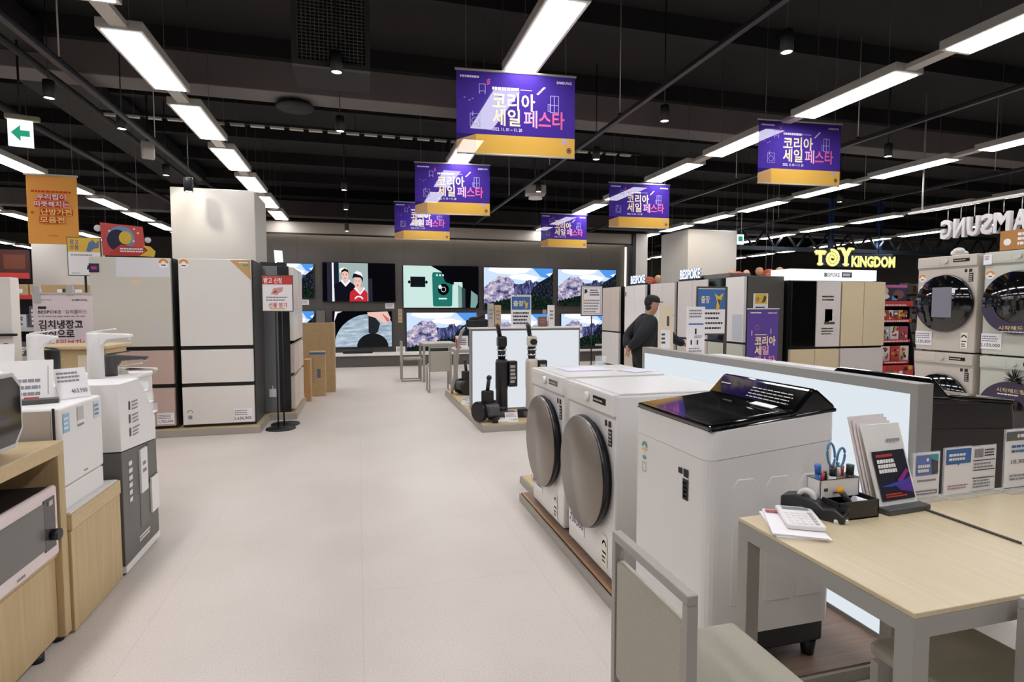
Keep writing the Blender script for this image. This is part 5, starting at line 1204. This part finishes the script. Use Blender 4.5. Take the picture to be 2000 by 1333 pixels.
mb.text(F, -.13, .87, .10, '코리아', CI, 'l', .03, .002, .34); mb.text(F, -.13, .74, .10, '세', CI, 'l', .03, .002, .11); mb.text(F, -.01, .74, .10, '일', PI1, 'l', .03, .002, .11); mb.text(F, -.13, .60, .10, '페스타', PI2, 'l', .03, .002, .34)
mb.lines(F, -.21, 1.30, -.02, 1.325, 1, PAPER, .002, .7); mb.text(F, .22, 1.30, .02, 'SAMSUNG', PAPER, 'r', .02, .002, .15); mb.lines(F, -.13, 1.0, .1, 1.02, 1, CI, .002); mb.rect(F, -.19, 1.0, -.175, 1.07, PI1, .002); mb.rect(F, .12, 1.02, .135, 1.09, PI1, .002); mb.ring(F, -.1, 1.11, .03, .034, PI2, .002)
mb.rect(F, -.25, .1, .25, .22, YEL, .002)
mb.build('cloth', t); MB().cyl((-.26, 0, 1.365), (.26, 0, 1.365), .011, LGREY).build('top_bar', t); MB().cyl((0, .03, 0.01), (0, .03, 1.36), .01, MBLACK).box(-.2, .2, -.1, .15, 0, .015, MBLACK).build('stand', t)
t = thing('sign_stand', 'small yellow and white notice behind the purple standing banner', 'sign', (5.66, 6.98, 0))
mb = MB().box(-.12, .12, -.006, .006, 1.32, 1.59, PAPER); F = FM(0, -.007, 0); mb.rect(F, -.105, 1.44, .105, 1.58, YEL); mb.poly(F, [(.01, 1.45), (.05, 1.56), (.09, 1.54), (.07, 1.47)], DGREY, .002); mb.text(F, -.09, 1.48, .05, '광', mat('ink_magenta', '9a3a78', .5), 'l', .01, .002); mb.lines(F, -.09, 1.36, .08, 1.41, 1, INK); mb.build('panel', t)
MB().cyl((0, 0, 0), (0, 0, 1.32), .01, MBLACK).build('pole', t); MB().lathe([(0, 0), (.14, 0), (.14, .012), (0, .02)], MBLACK, 24).build('base', t)
# bright cut-out decorations hanging beyond the fridges
def deco(label, loc_, s):
    t = thing('hanging_decoration', label, 'decoration', loc_, -.15, 'bright cut-out decorations')
    def dsc(x, z, r, m, sx=1.2, th=.02): return MB().lathe([(0, 0), (r, 0), (r, th), (0, th)], m, 24, Matrix.Translation((x * s, 0, z * s)) @ Matrix.Scale(sx, 4, (1, 0, 0)) @ Matrix.Rotation(PI / 2, 4, 'X') @ Matrix.Scale(s, 4))
    dsc(.0, 0, .20, mat('deco_red', 'd2583f', .5)).lines(FM(0, -.025, 0), -.12 * s, -.05 * s, .12 * s, .08 * s, 2, YC2).build('oval', t)
    dsc(-.32, .12, .13, mat('deco_orange', 'e0a070', .5), 1.0).build('disc', t); dsc(.34, .12, .14, mat('deco_peach', 'e3b290', .5), 1.0).build('disc', t)
    dsc(.22, -.03, .12, mat('deco_teal', '6aa59a', .5), 1.0, .012).build('disc', t); dsc(-.2, -.1, .1, mat('deco_teal', '6aa59a', .5), 1.6, .012).build('disc', t)
    MB().box(-.3 * s, .5 * s, .02, .03, -.22 * s, -.12 * s, mat('deco_pale_blue', 'b9d3da', .5)).build('strip', t)
    MB().cyl((-.1 * s, .01, .1), (-.1 * s, .01, CEIL - loc_[2]), .002, LGREY, seg=5).cyl((.1 * s, .01, .1), (.1 * s, .01, CEIL - loc_[2]), .002, LGREY, seg=5).build('hanging_wire', t)
deco('red oval hanging decoration with discs above the purple standing banner', (6.72, 8.1, 1.93), .55)
deco('teal and red hanging decoration right of the right white column', (7.4, 9.8, 2.02), .5)
deco('small red and cream hanging decoration between the two lit letter signs', (6.95, 12.6, 2.02), .7)
# toy shop sign, truss, toy rack
t = thing('shop_sign', 'glowing yellow toy shop sign on a blue and brown backing', 'sign', (12.52, 12.0, 2.50), -.05)
TRB_ = mat('truss_blue_black', '26323c', .5)
GY = emit('sign_yellow', 'f3ee8e', 1.1); BRN = mat('sign_brown_edge', '7d5a26', .5); NB = mat('sign_blue_back', '24365f', .5)
F = FM(0, 0, 0); lt = MB()
MB().box(-.35, 1.32, .03, .12, -.04, .32, NB, .02).box(-.9, -.2, .03, .12, 0.0, .36, NB, .02).build('backing', t)
for w, m, dx in ((.0, BRN, .02), (.015, BRN, .012), (.035, GY, 0)):
    lt.text(F, -1.15 + dx, .02 - dx, .34, 'T', m, 'l', .08, w, .30); lt.text(F, -.42 + dx, .02 - dx, .42, 'Y', m, 'l', .08, w, .40); lt.text(F, -.05 + dx, -.02 - dx, .27, 'KINGDOM', m, 'l', .05, w, 1.38)
    for sx_ in (-1.15, -1.0, -.85): lt.rect(F, sx_ - .03 + dx, .30 - dx, sx_ + .03 + dx, .36 - dx, m, w) if sx_ != -1.0 else lt.rect(F, sx_ - .09 + dx, .0 - dx, sx_ + .09 + dx, .05 - dx, m, w)
    for q_ in (-.42, -.06): lt.rect(F, q_ - .07 + dx, .40 - dx, q_ + .09 + dx, .45 - dx, m, w)
    lt.rect(F, -.32 + dx, .0 - dx, -.12 + dx, .045 - dx, m, w)
    n = 40; q = [(-.64 + (.03 + .19 * k / n) * math.cos(k * .36), .17 + (.03 + .19 * k / n) * math.sin(k * .36)) for k in range(n + 1)]
    for a, b in zip(q, q[1:]):
        d = Vector((b[0] - a[0], b[1] - a[1])).normalized() * .036; p_ = (-d.y, d.x)
        lt.poly(F, [(a[0] - p_[0], a[1] - p_[1]), (b[0] - p_[0], b[1] - p_[1]), (b[0] + p_[0], b[1] + p_[1]), (a[0] + p_[0], a[1] + p_[1])], m, w + .0005)
lt.build('letters', t, label='glowing yellow letters')
MB().cyl((-.6, .08, .36), (-.6, .08, CEIL - 2.5), .012, TRB_, seg=8).cyl((.9, .08, .32), (.9, .08, CEIL - 2.5), .012, TRB_, seg=8).build('hanging_rod', t)
TRB = mat('truss_blue_black', '26323c', .5)
t = thing('roof_truss', 'dark blue steel truss beam over the toy shop sign', 'truss', (8.5, 13.0, 2.95), 0)
mb = MB().box(0, 10.5, -.05, .05, .5, .6, TRB).box(0, 10.5, -.05, .05, 0, .1, TRB); mb.build('chord', t)
mb = MB()
for k in range(15):
    x = .35 + k * .7
    mb.cyl((x, 0, .08), (x + .35, 0, .52), .03, TRB, seg=8).cyl((x + .35, 0, .52), (x + .7, 0, .08), .03, TRB, seg=8)
mb.build('web_bar', t)
BLP = mat('post_blue', '27498c', .5)
for i, x in enumerate((13.2, 14.95)):
    tag(MB().box(-.06, .06, -.06, .06, 0, 1.5, BLP, .01).box(-.07, .07, -.07, .07, -.02, .02, BLP).build('steel_post', None, (x, 13.4, 3.0)), ['blue steel post left behind the toy shop sign', 'blue steel post rising out of the right part of the toy shop sign'][i], 'post', 'blue steel posts')
t = thing('toy_rack', 'black toy display rack with red shelf edges at the right of the butter coloured fridges', 'rack', (9.83, 8.3, 0))
MB().box(-.38, .42, .28, .32, 0, 1.75, BLACK).prism([(.0, 0), (.30, 0), (.30, 1.5), (.16, 1.5), (.16, 1.1), (.05, .6)], .40, .42, BLACK, 'x').build('frame', t)
mb = MB().box(-.40, .42, .24, .28, 1.50, 1.82, mat('rack_header', '3d3550', .5)); F = FM(0, .239, 0)
mb.disc(F, -.1, 1.70, .07, .07, mat('header_skin', 'd7b7a5', .5), .001); mb.rect(F, -.40, 1.77, .42, 1.82, mat('header_pink', 'c26aa0', .5), .001); mb.disc(F, -.12, 1.60, .12, .05, PAPER, .002); mb.disc(F, .22, 1.64, .13, .09, mat('header_brown', '7d5a52', .5), .001); mb.rect(F, .06, 1.53, .2, 1.62, mat('header_blue', '7da3cf', .5), .001); mb.build('header', t)
for k, z in enumerate((1.42, 1.12, .74, .34)):
    MB().box(-.38 - .01 * k, .40 - .05 * k, .02 + .03 * (3 - k), .28, z, z + .02, BLACK).build('shelf', t)
    mb = MB().box(-.38 - .01 * k, .40 - .05 * k, .0 + .03 * (3 - k), .02 + .03 * (3 - k), z - .01, z + (.09 if k == 0 else .05), RED, .003); mb.lines(FM(0, .03 * (3 - k) - .001, 0), -.33, z, .3, z + .03, 1, PAPER, .001, .7); mb.build('shelf_edge', t)
TC = ['d9d4cf', 'c9433a', 'e5d9cf', '8f8a8c', 'd8b24a', '31343a', 'b8c4cc', 'e8e4e0', 'a84f6a']
n = 0
for k, (z, cnt, h) in enumerate(((1.14, 6, .20), (.76, 3, .27), (.36, 3, .30))):
    for j in range(cnt):
        bw = .68 / cnt; x = -.36 + bw * (j + .5)
        m = mat('toy_box_%d' % (n % 9), TC[n % 9], .4); mb = MB().box(-bw * .44, bw * .44, 0, .10, 0, h, m, .004); F = FM(0, -.001, 0)
        for q in range(7): mb.disc(F, random.uniform(-bw * .3, bw * .3), random.uniform(.04, h - .04), random.uniform(.015, .04), random.uniform(.015, .05), mat('toy_print_%d' % (q % 5), ['26262b', 'c8433a', 'f0ece6', 'd9a93c', '8d5a50'][q % 5], .4), .001 + q * .0003)
        o = mb.build('toy_box', None, (9.83 + x, 8.3 + .06 + .03 * (2 - k), z + .0)); n += 1
        tag(o, 'printed toy box on the %s shelf of the toy rack, %s from the left' % (['upper', 'middle', 'lower'][k], ORD[j]), 'toy box', 'toy boxes on the rack')
mb = MB().box(-.40, .28, -.02, .2, 0, .30, RED, .004); F = FM(0, -.021, 0)
for q in range(16): mb.disc(F, random.uniform(-.35, .22), random.uniform(.06, .26), .05, .04, mat('toy_print_%d' % (q % 5), ['26262b', 'c8433a', 'f0ece6', 'd9a93c', '8d5a50'][q % 5], .4), .001 + q * .0003)
tag(mb.build('dump_bin', None, (9.83, 8.25, 0)), 'red printed bin at the foot of the toy rack', 'bin')
# far shelves under the truss
for i in range(5):
    x = 8.5 + i * 2.4
    t = thing('gondola_shelf', 'tall store shelf of mixed goods far behind the truss, %s from the left' % ORD[i], 'shelf', (x, 15.5 + (i % 2) * .8, 0), 0, 'far store shelves')
    MB().box(0, 2.0, 0, .8, 0, .15, DGREY).box(0, 2.0, .38, .42, .15, 2.2, LGREY).box(-.02, 0, 0, .8, 0, 2.2, LGREY).box(2.0, 2.02, 0, .8, 0, 2.2, LGREY).build('frame', t)
    for z in (.55, 1.0, 1.45, 1.9): MB().box(0, 2.0, 0, .8, z, z + .03, LGREY).build('shelf_board', t)
    mb = MB()
    for z in (.15, .58, 1.03, 1.48, 1.93):
        xx = .03
        while xx < 1.85:
            ww = random.uniform(.08, .2); mb.box(xx, xx + ww, .04, .36, z, z + random.uniform(.15, .36), mat('far_goods_%d' % random.randrange(6), ['8f8d8a', '9b4f4a', 'c9c4ba', '5c6470', 'a6a08c', '43464a'][random.randrange(6)], .6)); xx += ww + .02
    o = mb.build('stocked_goods', t); o['kind'] = 'stuff'
t = thing('exit_sign', 'tiny lit exit sign far away right of the right white column', 'exit sign', (9.4, 12.4, 3.0)); MB().box(-.1, .1, 0, .04, 0, .25, emit('exit_panel_white', 'e9f2ff', 1.0)).rect(FM(0, -.001, 0), -.06, .08, .06, .2, emit('exit_green', '2f9c74', .8)).build('panel', t); MB().cyl((0, .02, .25), (0, .02, 1.5), .01, STEEL, seg=6).build('rod', t)

# ------------------------------------------------------------------ things on the desk
DZ = .74
t = thing('paper_stack', 'stack of white papers under the calculator at the desk corner', 'paper', (1.205, 1.325, DZ), -.5)
mb = MB()
R = random.Random(2)
for k in range(4): mb.box(-.07, .07, -.10, .10, .003 * k, .003 * k + .0025, PAPER, M=Matrix.Rotation(R.uniform(-.06, .06), 4, 'Z'))
mb.build('sheets', t); MB().rect(TM(-.04, .08, .0125), -.02, -.012, .02, .012, mat('red_tab', 'b05050', .6)).build('red_mark', t)
t = thing('calculator', 'white desk calculator lying on the paper stack', 'calculator', (1.235, 1.335, DZ + .0125), -.50)
mb = MB().box(-.05, .05, -.082, .082, 0, .014, WHITE2, .004); mb.build('case', t)
MB().box(-.036, .036, .045, .068, .014, .0155, mat('lcd_grey', '8b8f8a', .3)).build('display', t)
for i in range(5):
    for j in range(5): MB().box(-.038 + i * .0158, -.038 + i * .0158 + .011, -.07 + j * .0205, -.07 + j * .0205 + .012, .014, .0165, PAPER if i < 4 else LGREY, .001).build('key', t)
t = thing('tape_dispenser', 'black desk tape dispenser with a white roll between calculator and pen tray', 'tape dispenser', (1.335, 1.385, DZ), -1.05)
MB().prism([(-.09, 0), (.09, 0), (.09, .022), (.065, .04), (.03, .034), (.012, .05), (-.05, .058), (-.09, .048)], -.032, .032, mat('dispenser_black', '262627', .35), 'y', .007, seg=3).build('body', t)
MB().lathe([(.014, -.011), (.028, -.011), (.028, .011), (.014, .011), (.014, -.011)], mat('tape_white', 'd8d6cf', .3), 28, Matrix.Translation((-.022, 0, .05)) @ Matrix.Rotation(PI / 2, 4, 'X')).build('tape_roll', t)
MB().box(.066, .092, -.016, .016, .034, .044, BLACK).build('cutter', t)
tag(MB().box(-.012, .012, -.03, .03, 0, .018, mat('lime_plastic', 'c9d77a', .5), .004).build('highlighter', None, (1.385, 1.335, DZ), -.7), 'lime green highlighter lying between tape dispenser and pen tray', 'pen')
tag(MB().box(-.02, .02, -.015, .015, 0, .012, PAPER, .003).build('eraser', None, (1.36, 1.315, DZ), -.4), 'small white eraser in front of the black pen tray', 'eraser')
t = thing('desk_organiser', 'black desk organiser tray with a white pen box at its back', 'organiser', (1.45, 1.37, DZ), .0)
TB = mat('organiser_black', '2c2725', .4)
MB().box(-.09, .06, -.05, .06, 0, .004, TB).box(-.09, .06, -.05, -.046, 0, .055, TB, .001).box(-.09, .06, .056, .06, 0, .055, TB).box(-.09, -.086, -.05, .06, 0, .055, TB).box(.056, .06, -.05, .06, 0, .055, TB).build('tray', t)
MB().box(-.10, .05, .06, .064, .0, .105, WHITE2, .001).box(-.10, .05, .012, .016, .0, .105, WHITE2, .001).box(-.10, -.096, .012, .064, .0, .105, WHITE2).box(.046, .05, .012, .064, .0, .105, WHITE2).box(-.10, .05, .012, .064, .0, .05, WHITE2).rect(FM(0, .0118, 0), -.085, .07, -.07, .08, DGREY, .0005).rect(FM(0, .0118, 0), -.05, .062, -.02, .066, DGREY, .0005).frame(TM(0, 0, .1055), -.102, .01, .052, .066, .005, BLACK, .0005).build('pen_box', t, label='white pen box')
PENS = [('2c5fa8', -.075, .034, .15, .009, 'thick blue marker standing in the white pen box'), ('c23a3a', -.085, .026, .125, .005, 'red pen at the left of the white pen box'), ('22222a', -.055, .025, .13, .005, 'black pen in the middle of the white pen box'), ('e8e6e2', -.03, .035, .14, .010, 'thick white marker in the white pen box'),
        ('5d3a2a', -.065, .05, .135, .005, 'brown pen behind the blue marker'), ('d8d4cc', .0, .03, .135, .005, 'slim pale pen right of the white marker'), ('b94a4a', .012, .045, .135, .005, 'dark red pen at the right of the pen box'), ('1d2a22', .03, .035, .14, .011, 'fat dark green marker at the right end of the pen box'), ('f0eee8', -.01, .048, .145, .006, 'white slim pen at the back of the pen box')]
for c, x, y, h, r, l in PENS:
    t = thing('pen', l, 'pen', (1.45 + x, 1.37 + y, DZ + .05), 0, 'pens in the white pen box')
    lean = random.uniform(-.012, .012)
    MB().cyl((0, 0, 0), (lean, .0, h - .05 - .03), r, mat('pen_' + c, c, .35), seg=12).build('barrel', t)
    MB().cyl((lean, 0, h - .05 - .03), (lean * 1.3, 0, h - .05), r * 1.06, mat('pen_cap_' + c, c if c != 'e8e6e2' else '2a2a2a', .3), seg=12).build('cap', t)
t = thing('scissors', 'blue handled scissors standing in the white pen box', 'scissors', (1.43, 1.405, DZ + .05))
SB = mat('scissor_blue', '4a86b0', .35)
for sx in (-1, 1):
    c_ = (sx * .019, 0, .115 + (.012 if sx < 0 else 0)); ry = .030 + (.006 if sx < 0 else 0)
    MB().tube([(c_[0] + .014 * math.cos(a) + sx * .004 * math.sin(a), 0, c_[2] + ry * math.sin(a)) for a in [2 * PI * k / 24 for k in range(24)]], .0035, SB, 8, closed=True).build('handle', t)
    MB().box(-.004, .004, -.001 + sx * .0012, .001 + sx * .0012, 0, .1, CHROME, M=Matrix.Translation((sx * .006, 0, 0)) @ Matrix.Rotation(sx * .06, 4, 'Y')).build('blade', t)
for nm, l, c1, c2, a, b in (('correction_tape', 'white and blue correction tape lying in the black tray', 'e6e6ea', '3a55a8', (1.44, 1.345, DZ + .05), (1.485, 1.335, DZ + .035)), ('glue_stick', 'orange capped stick leaning in the black tray', '2d3338', 'e09a2c', (1.44, 1.35, DZ + .03), (1.41, 1.36, DZ + .072))):
    t = thing(nm, l, 'stationery', a)
    d = Vector(b) - Vector(a)
    MB().cyl((0, 0, 0), d, .014 if nm == 'correction_tape' else .009, mat('st_' + c1, c1, .35), seg=14).build('body', t); MB().cyl(d, d * 1.3, .013 if nm == 'correction_tape' else .010, mat('st_' + c2, c2, .35), seg=14).build('cap', t)
t = thing('brochure_easel', 'white tilted brochure easel with a dark poster and a dark foot on the desk', 'easel', (1.625, 1.35, DZ), .06)
F = FM(0, -.002, .015, .30)
mb = MB().box(-.08, .085, 0, .006, .0, .26, WHITE2, .002, M=Matrix.Translation((0, 0, .01)) @ Matrix.Rotation(-.30, 4, 'X')); mb.build('back_plate', t)
mb = MB(); mb.rect(F, -.068, .018, .072, .17, mat('poster_dark', '20202c', .4)); mb.lines(F, -.055, .15, .015, .16, 1, RED, .002, .8, 0); mb.lines(F, -.055, .10, .025, .145, 3, PAPER, .002, .75, .1)
mb.poly(F, [(.0, .06), (.07, .085), (.07, .035), (.02, .045)], mat('poster_violet', '5a3a9a', .4), .002); mb.poly(F, [(-.065, .062), (.04, .075), (.06, .068), (-.02, .058)], mat('poster_blue', '3a4cb0', .4), .0025); mb.poly(F, [(.01, .075), (.06, .11), (.068, .10), (.03, .07)], mat('poster_magenta', '8a2f86', .4), .003); mb.lines(F, -.05, .026, .04, .04, 2, RED, .002, .6)
mb.text(F, .01, .195, .012, 'Z flip4 5G', INKG, 'l', 0, .002, .055) if False else mb.lines(F, .005, .195, .065, .207, 1, INKG, .002, .8, 0)
mb.build('poster', t)
MB().box(-.085, .095, -.032, .03, 0, .018, DGREY, .004).build('foot', t)
t = thing('brochure_pile', 'pale pink brochures leaning behind the white easel', 'brochures', (1.635, 1.375, DZ), .1)
mb = MB()
for k in range(3): mb.box(-.09 - .006 * k, .06, .008 * k, .008 * k + .004, 0, .27 + .012 * k, mat('brochure_pink', 'e6dcd8', .6), M=Matrix.Rotation(-.26, 4, 'X'))
mb.rect(FM(-.06, -.001, .0, .26), -.02, .03, .03, .1, mat('brochure_green', 'b9cf8a', .6)); mb.build('sheets', t)
CL = glass('clear_acrylic', 'eef3f5', .25)
def acrylic(label, x, y, w, h, draw, rz=.02):
    t = thing('acrylic_stand', label, 'sign', (x, y, DZ), rz, 'acrylic stands along the desk')
    mb = MB().box(-w / 2, w / 2, 0, .0015, .008, h, PAPER); draw(mb, FM(0, -.0006, .008), w, h - .008); mb.build('leaflet', t)
    MB().box(-w / 2 - .003, w / 2 + .003, .002, .005, 0, h + .003, CL).box(-w / 2 - .003, w / 2 + .003, -.03, .03, 0, .003, CL).build('holder', t)
def a1(mb, F, w, h):
    mb.rect(F, -w * .42, h * .50, w * .42, h * .96, mat('leaf_violet', '6a79b8', .5)); mb.poly(F, [(0, h * .96), (w * .42, h * .96), (w * .42, h * .7)], mat('leaf_teal', '4a9aa8', .5), .0015); mb.poly(F, [(w * .15, h * .86), (w * .4, h * .8), (w * .42, h * .55), (w * .2, h * .5)], DGREY, .002); mb.lines(F, -w * .36, h * .56, w * .2, h * .76, 2, PAPER, .0025, .7); mb.disc(F, 0, h * .85, .006, .006, PAPER, .002)
    mb.rect(F, -w * .36, h * .36, w * .36, h * .40, INKG); mb.rect(F, -w * .42, h * .06, w * .42, h * .16, INKG); mb.lines(F, -w * .38, h * .08, w * .38, h * .14, 1, PAPER, .002)
def a2(mb, F, w, h):
    mb.rect(F, -w * .47, h * .66, w * .47, h * .98, BLUE); mb.lines(F, -w * .38, h * .72, w * .38, h * .90, 2, PAPER, .002, .6); mb.poly(F, [(-.005, h * .66), (.005, h * .66), (0, h * .62)], BLUE); mb.lines(F, -w * .38, h * .10, w * .38, h * .22, 2, mat('ink_rose', 'b98a9a', .6))
def a3(mb, F, w, h):
    mb.rect(F, -w * .4, h * .76, -w * .05, h * .95, INKG); mb.lines(F, 0, h * .76, w * .44, h * .95, 3, INK)
    for v in (.68, .46, .28): mb.rect(F, -w * .45, h * v, w * .45, h * (v + .02), INK)
    mb.lines(F, -w * .42, h * .5, w * .42, h * .65, 2, INKG); mb.lines(F, -w * .42, h * .06, w * .42, h * .26, 3, INKG)
def a4(mb, F, w, h):
    mb.rect(F, -w * .5, h * .82, w * .5, h * .97, SLATE); mb.lines(F, -w * .28, h * .86, w * .4, h * .93, 1, PAPER, .002, .8); mb.lines(F, -w * .38, h * .60, w * .4, h * .76, 2, BLUE); mb.text(F, -w * .38, h * .43, h * .07, '10,300,30~', INK, 'l', 0, .001, w * .6); mb.lines(F, -w * .4, h * .14, w * .4, h * .26, 2, INKG); mb.rect(F, -w * .5, h * .02, w * .5, h * .03, INK)
acrylic('acrylic stand with a violet and teal leaflet right of the white easel', 1.80, 1.405, .115, .155, a1)
acrylic('acrylic stand with a blue headed leaflet', 1.93, 1.40, .12, .165, a2)
acrylic('acrylic stand with a white text leaflet between the blue headed and the tall one', 2.06, 1.41, .115, .16, a3)
acrylic('tallest acrylic stand with a dark headed notice at the right edge', 2.24, 1.39, .23, .215, a4)
t = thing('cord', 'thin dark cord lying across the seam of the two desks', 'cord', (1.70, 1.05, DZ))
mb = MB(); mb.tube([(0, .29 - .031 * k, .004) for k in range(10)], .0035, DGREY, 6); mb.build('cord', t)

# ------------------------------------------------------------------ people
def skin(name, nodes, edges, m, parent, sub=2, root=0):
    me = bpy.data.meshes.new(name); me.from_pydata([n[0] for n in nodes], edges, []); o = bpy.data.objects.new(name, me); COL.objects.link(o)
    md = o.modifiers.new('s', 'SKIN'); md.use_smooth_shade = True
    for i, n in enumerate(nodes):
        r = n[1]; me.skin_vertices[0].data[i].radius = r if isinstance(r, tuple) else (r, r)
    me.skin_vertices[0].data[root].use_root = True
    sm = o.modifiers.new('d', 'SUBSURF'); sm.levels = sub; sm.render_levels = sub
    dg = bpy.context.evaluated_depsgraph_get(); dg.update()
    m2 = bpy.data.meshes.new_from_object(o.evaluated_get(dg)); m2.name = name
    bpy.data.objects.remove(o); bpy.data.meshes.remove(me)
    m2.materials.clear(); m2.materials.append(m)
    for p in m2.polygons: p.use_smooth = True; p.material_index = 0
    o = bpy.data.objects.new(name, m2); COL.objects.link(o); o.parent = parent
    return o
SKIN = mat('skin_tone', 'b98a72', .5); HAIR = mat('hair_black', '1b1715', .6)
JACK = mat('jacket_dark', '191c1f', .75, noise=.25, scale=25); TROU = mat('trousers_black', '17181a', .8)
def person(label, loc_, rz, s=1.0, cap=True, behind=True, jacket=JACK, lean=0.08):
    """figure faces local +x"""
    t = thing('person', label, 'person', loc_, rz); t.scale = (s, s, s)
    L = lambda z: lean * max(0, z - .85)            # forward lean of the upper body
    N = [((0, 0, .90), (.11, .16)), ((L(1.1), 0, 1.10), (.10, .145)), ((L(1.3), 0, 1.30), (.105, .165)), ((L(1.4) + .0, 0, 1.385), (.07, .08)), ((L(1.46) + .035, 0, 1.455), (.062, .062)),
         ((L(1.55) + .065, 0, 1.535), (.105, .085)), ((L(1.6) + .06, 0, 1.62), (.125, .10)), ((L(1.6) + .045, 0, 1.71), (.10, .085))]
    E = [(0, 1), (1, 2), (2, 3), (3, 4), (4, 5), (5, 6), (6, 7)]
    arms = []
    for sy in (-1, 1):
        sh = (L(1.36), sy * .17, 1.36)
        if behind: el, wr = (-.13, sy * .27, 1.10), (-.20, sy * .05, .93)
        elif sy < 0: el, wr = (.24, sy * .24, 1.17), (.50, sy * .20, 1.05)
        else: el, wr = (.0, sy * .24, 1.08), (.06, sy * .22, .85)
        arms.append((sh, el, wr))
        i = len(N); N += [(sh, .075), (el, .056), (wr, .036)]; E += [(2, i), (i, i + 1), (i + 1, i + 2)]
        d = (Vector(wr) - Vector(el)).normalized(); pm = Vector(wr) + d * .055
        j = len(N); N.append((tuple(pm), (.024, .034))); E.append((i + 2, j))
        side = Vector((0, 1, 0)) if not behind else Vector((.4, 0, .9)).normalized()
        for k in range(4):
            b = pm + d * .035 + side * (.021 * (k - 1.5)); ln = (.06, .07, .066, .05)[k]
            q = len(N); N += [(tuple(b), .0085), (tuple(b + d * ln * .5 + Vector((.008, 0, -.008))), .0080), (tuple(b + d * ln + Vector((.022, 0, -.02))), .0065)]; E += [(j, q), (q, q + 1), (q + 1, q + 2)]
        q = len(N); tb = Vector(wr) + d * .03 - side * .03; N += [(tuple(tb), .010), (tuple(tb + d * .035 - side * .018), .0085)]; E += [(i + 2, q), (q, q + 1)]
        hp = (0, sy * .085, .86); i = len(N); N += [(hp, .10), ((.015, sy * .095, .48), .066), ((-.01, sy * .1, .08), .048), ((.12, sy * .11, .035), (.035, .03))]; E += [(0, i), (i, i + 1), (i + 1, i + 2), (i + 2, i + 3)]
    body = skin('body', N, E, SKIN, t)
    hx = L(1.6) + .06
    MB().ball((hx + .098, 0, 1.585), .018, SKIN, (1.2, .7, 1.1)).ball((hx - .005, -.078, 1.595), .02, SKIN, (.8, .4, 1.3)).ball((hx - .005, .078, 1.595), .02, SKIN, (.8, .4, 1.3)).build('face_features', t)
    MB().ball((hx + .083, -.03, 1.615), .008, HAIR).ball((hx + .083, .03, 1.615), .008, HAIR).ball((hx + .080, 0, 1.54), .012, mat('lips', 'a06058', .5), (.6, 1.5, .4)).build('eyes_and_mouth', t)
    MB().ball((hx - .022, 0, 1.65), .112, HAIR, (1.0, .88, .95)).ball((hx - .05, 0, 1.575), .085, HAIR, (.75, .95, .85)).build('hair', t)
    if cap:
        MB().lathe([(.118, 0), (.121, .035), (.105, .08), (.06, .11), (0, .12)], mat('cap_black', '1d1b1a', .8), 28, Matrix.Translation((hx - .008, 0, 1.645)) @ Matrix.Rotation(.10, 4, 'Y') @ Matrix.Scale(.9, 4, (0, 1, 0))).prism([(hx + .07, -.07), (hx + .15, -.055), (hx + .175, 0), (hx + .15, .055), (hx + .07, .07)], 1.645, 1.655, mat('cap_black', '1d1b1a', .8), 'z', .003).build('cap', t, label='black cap')
    JN = [((.0, 0, .74), (.165, .215)), ((.0, 0, .92), (.165, .215)), ((L(1.1), 0, 1.10), (.16, .21)), ((L(1.3), 0, 1.29), (.155, .22)), ((L(1.4), 0, 1.39), (.11, .13)), ((L(1.46) + .025, 0, 1.455), (.095, .095))]
    JE = [(0, 1), (1, 2), (2, 3), (3, 4), (4, 5)]
    for sh, el, wr in arms:
        i = len(JN); w2 = Vector(el).lerp(Vector(wr), 1.0); JN += [(sh, .115), (el, .092), (tuple(w2), .072)]; JE += [(3, i), (i, i + 1), (i + 1, i + 2)]
    skin('jacket', JN, JE, jacket, t)
    TN = [((0, 0, 1.02), (.14, .18)), ((0, 0, .84), (.145, .19))]; TE = [(0, 1)]
    for sy in (-1, 1):
        i = len(TN); TN += [((0, sy * .09, .74), .115), ((.015, sy * .097, .48), .095), ((-.005, sy * .1, .03), .08)]; TE += [(1, i), (i, i + 1), (i + 1, i + 2)]
    skin('trousers', TN, TE, TROU, t)
    for sy in (-1, 1): MB().box(-.07, .19, sy * .105 - .045, sy * .105 + .045, 0, .075, MBLACK, .025, 3).build('shoe', t)
    return t
person('man in a black cap and dark padded jacket, hands behind his back, by the fridges', (3.78, 7.05, 0), -.12, .885, True, True, lean=.16)
person('person in a navy sleeve reaching toward a fridge, mostly hidden behind the cream leaflet board', (4.30, 7.6, 0), -.2, .80, False, False, mat('jacket_navy', '1c2030', .7), lean=.25)
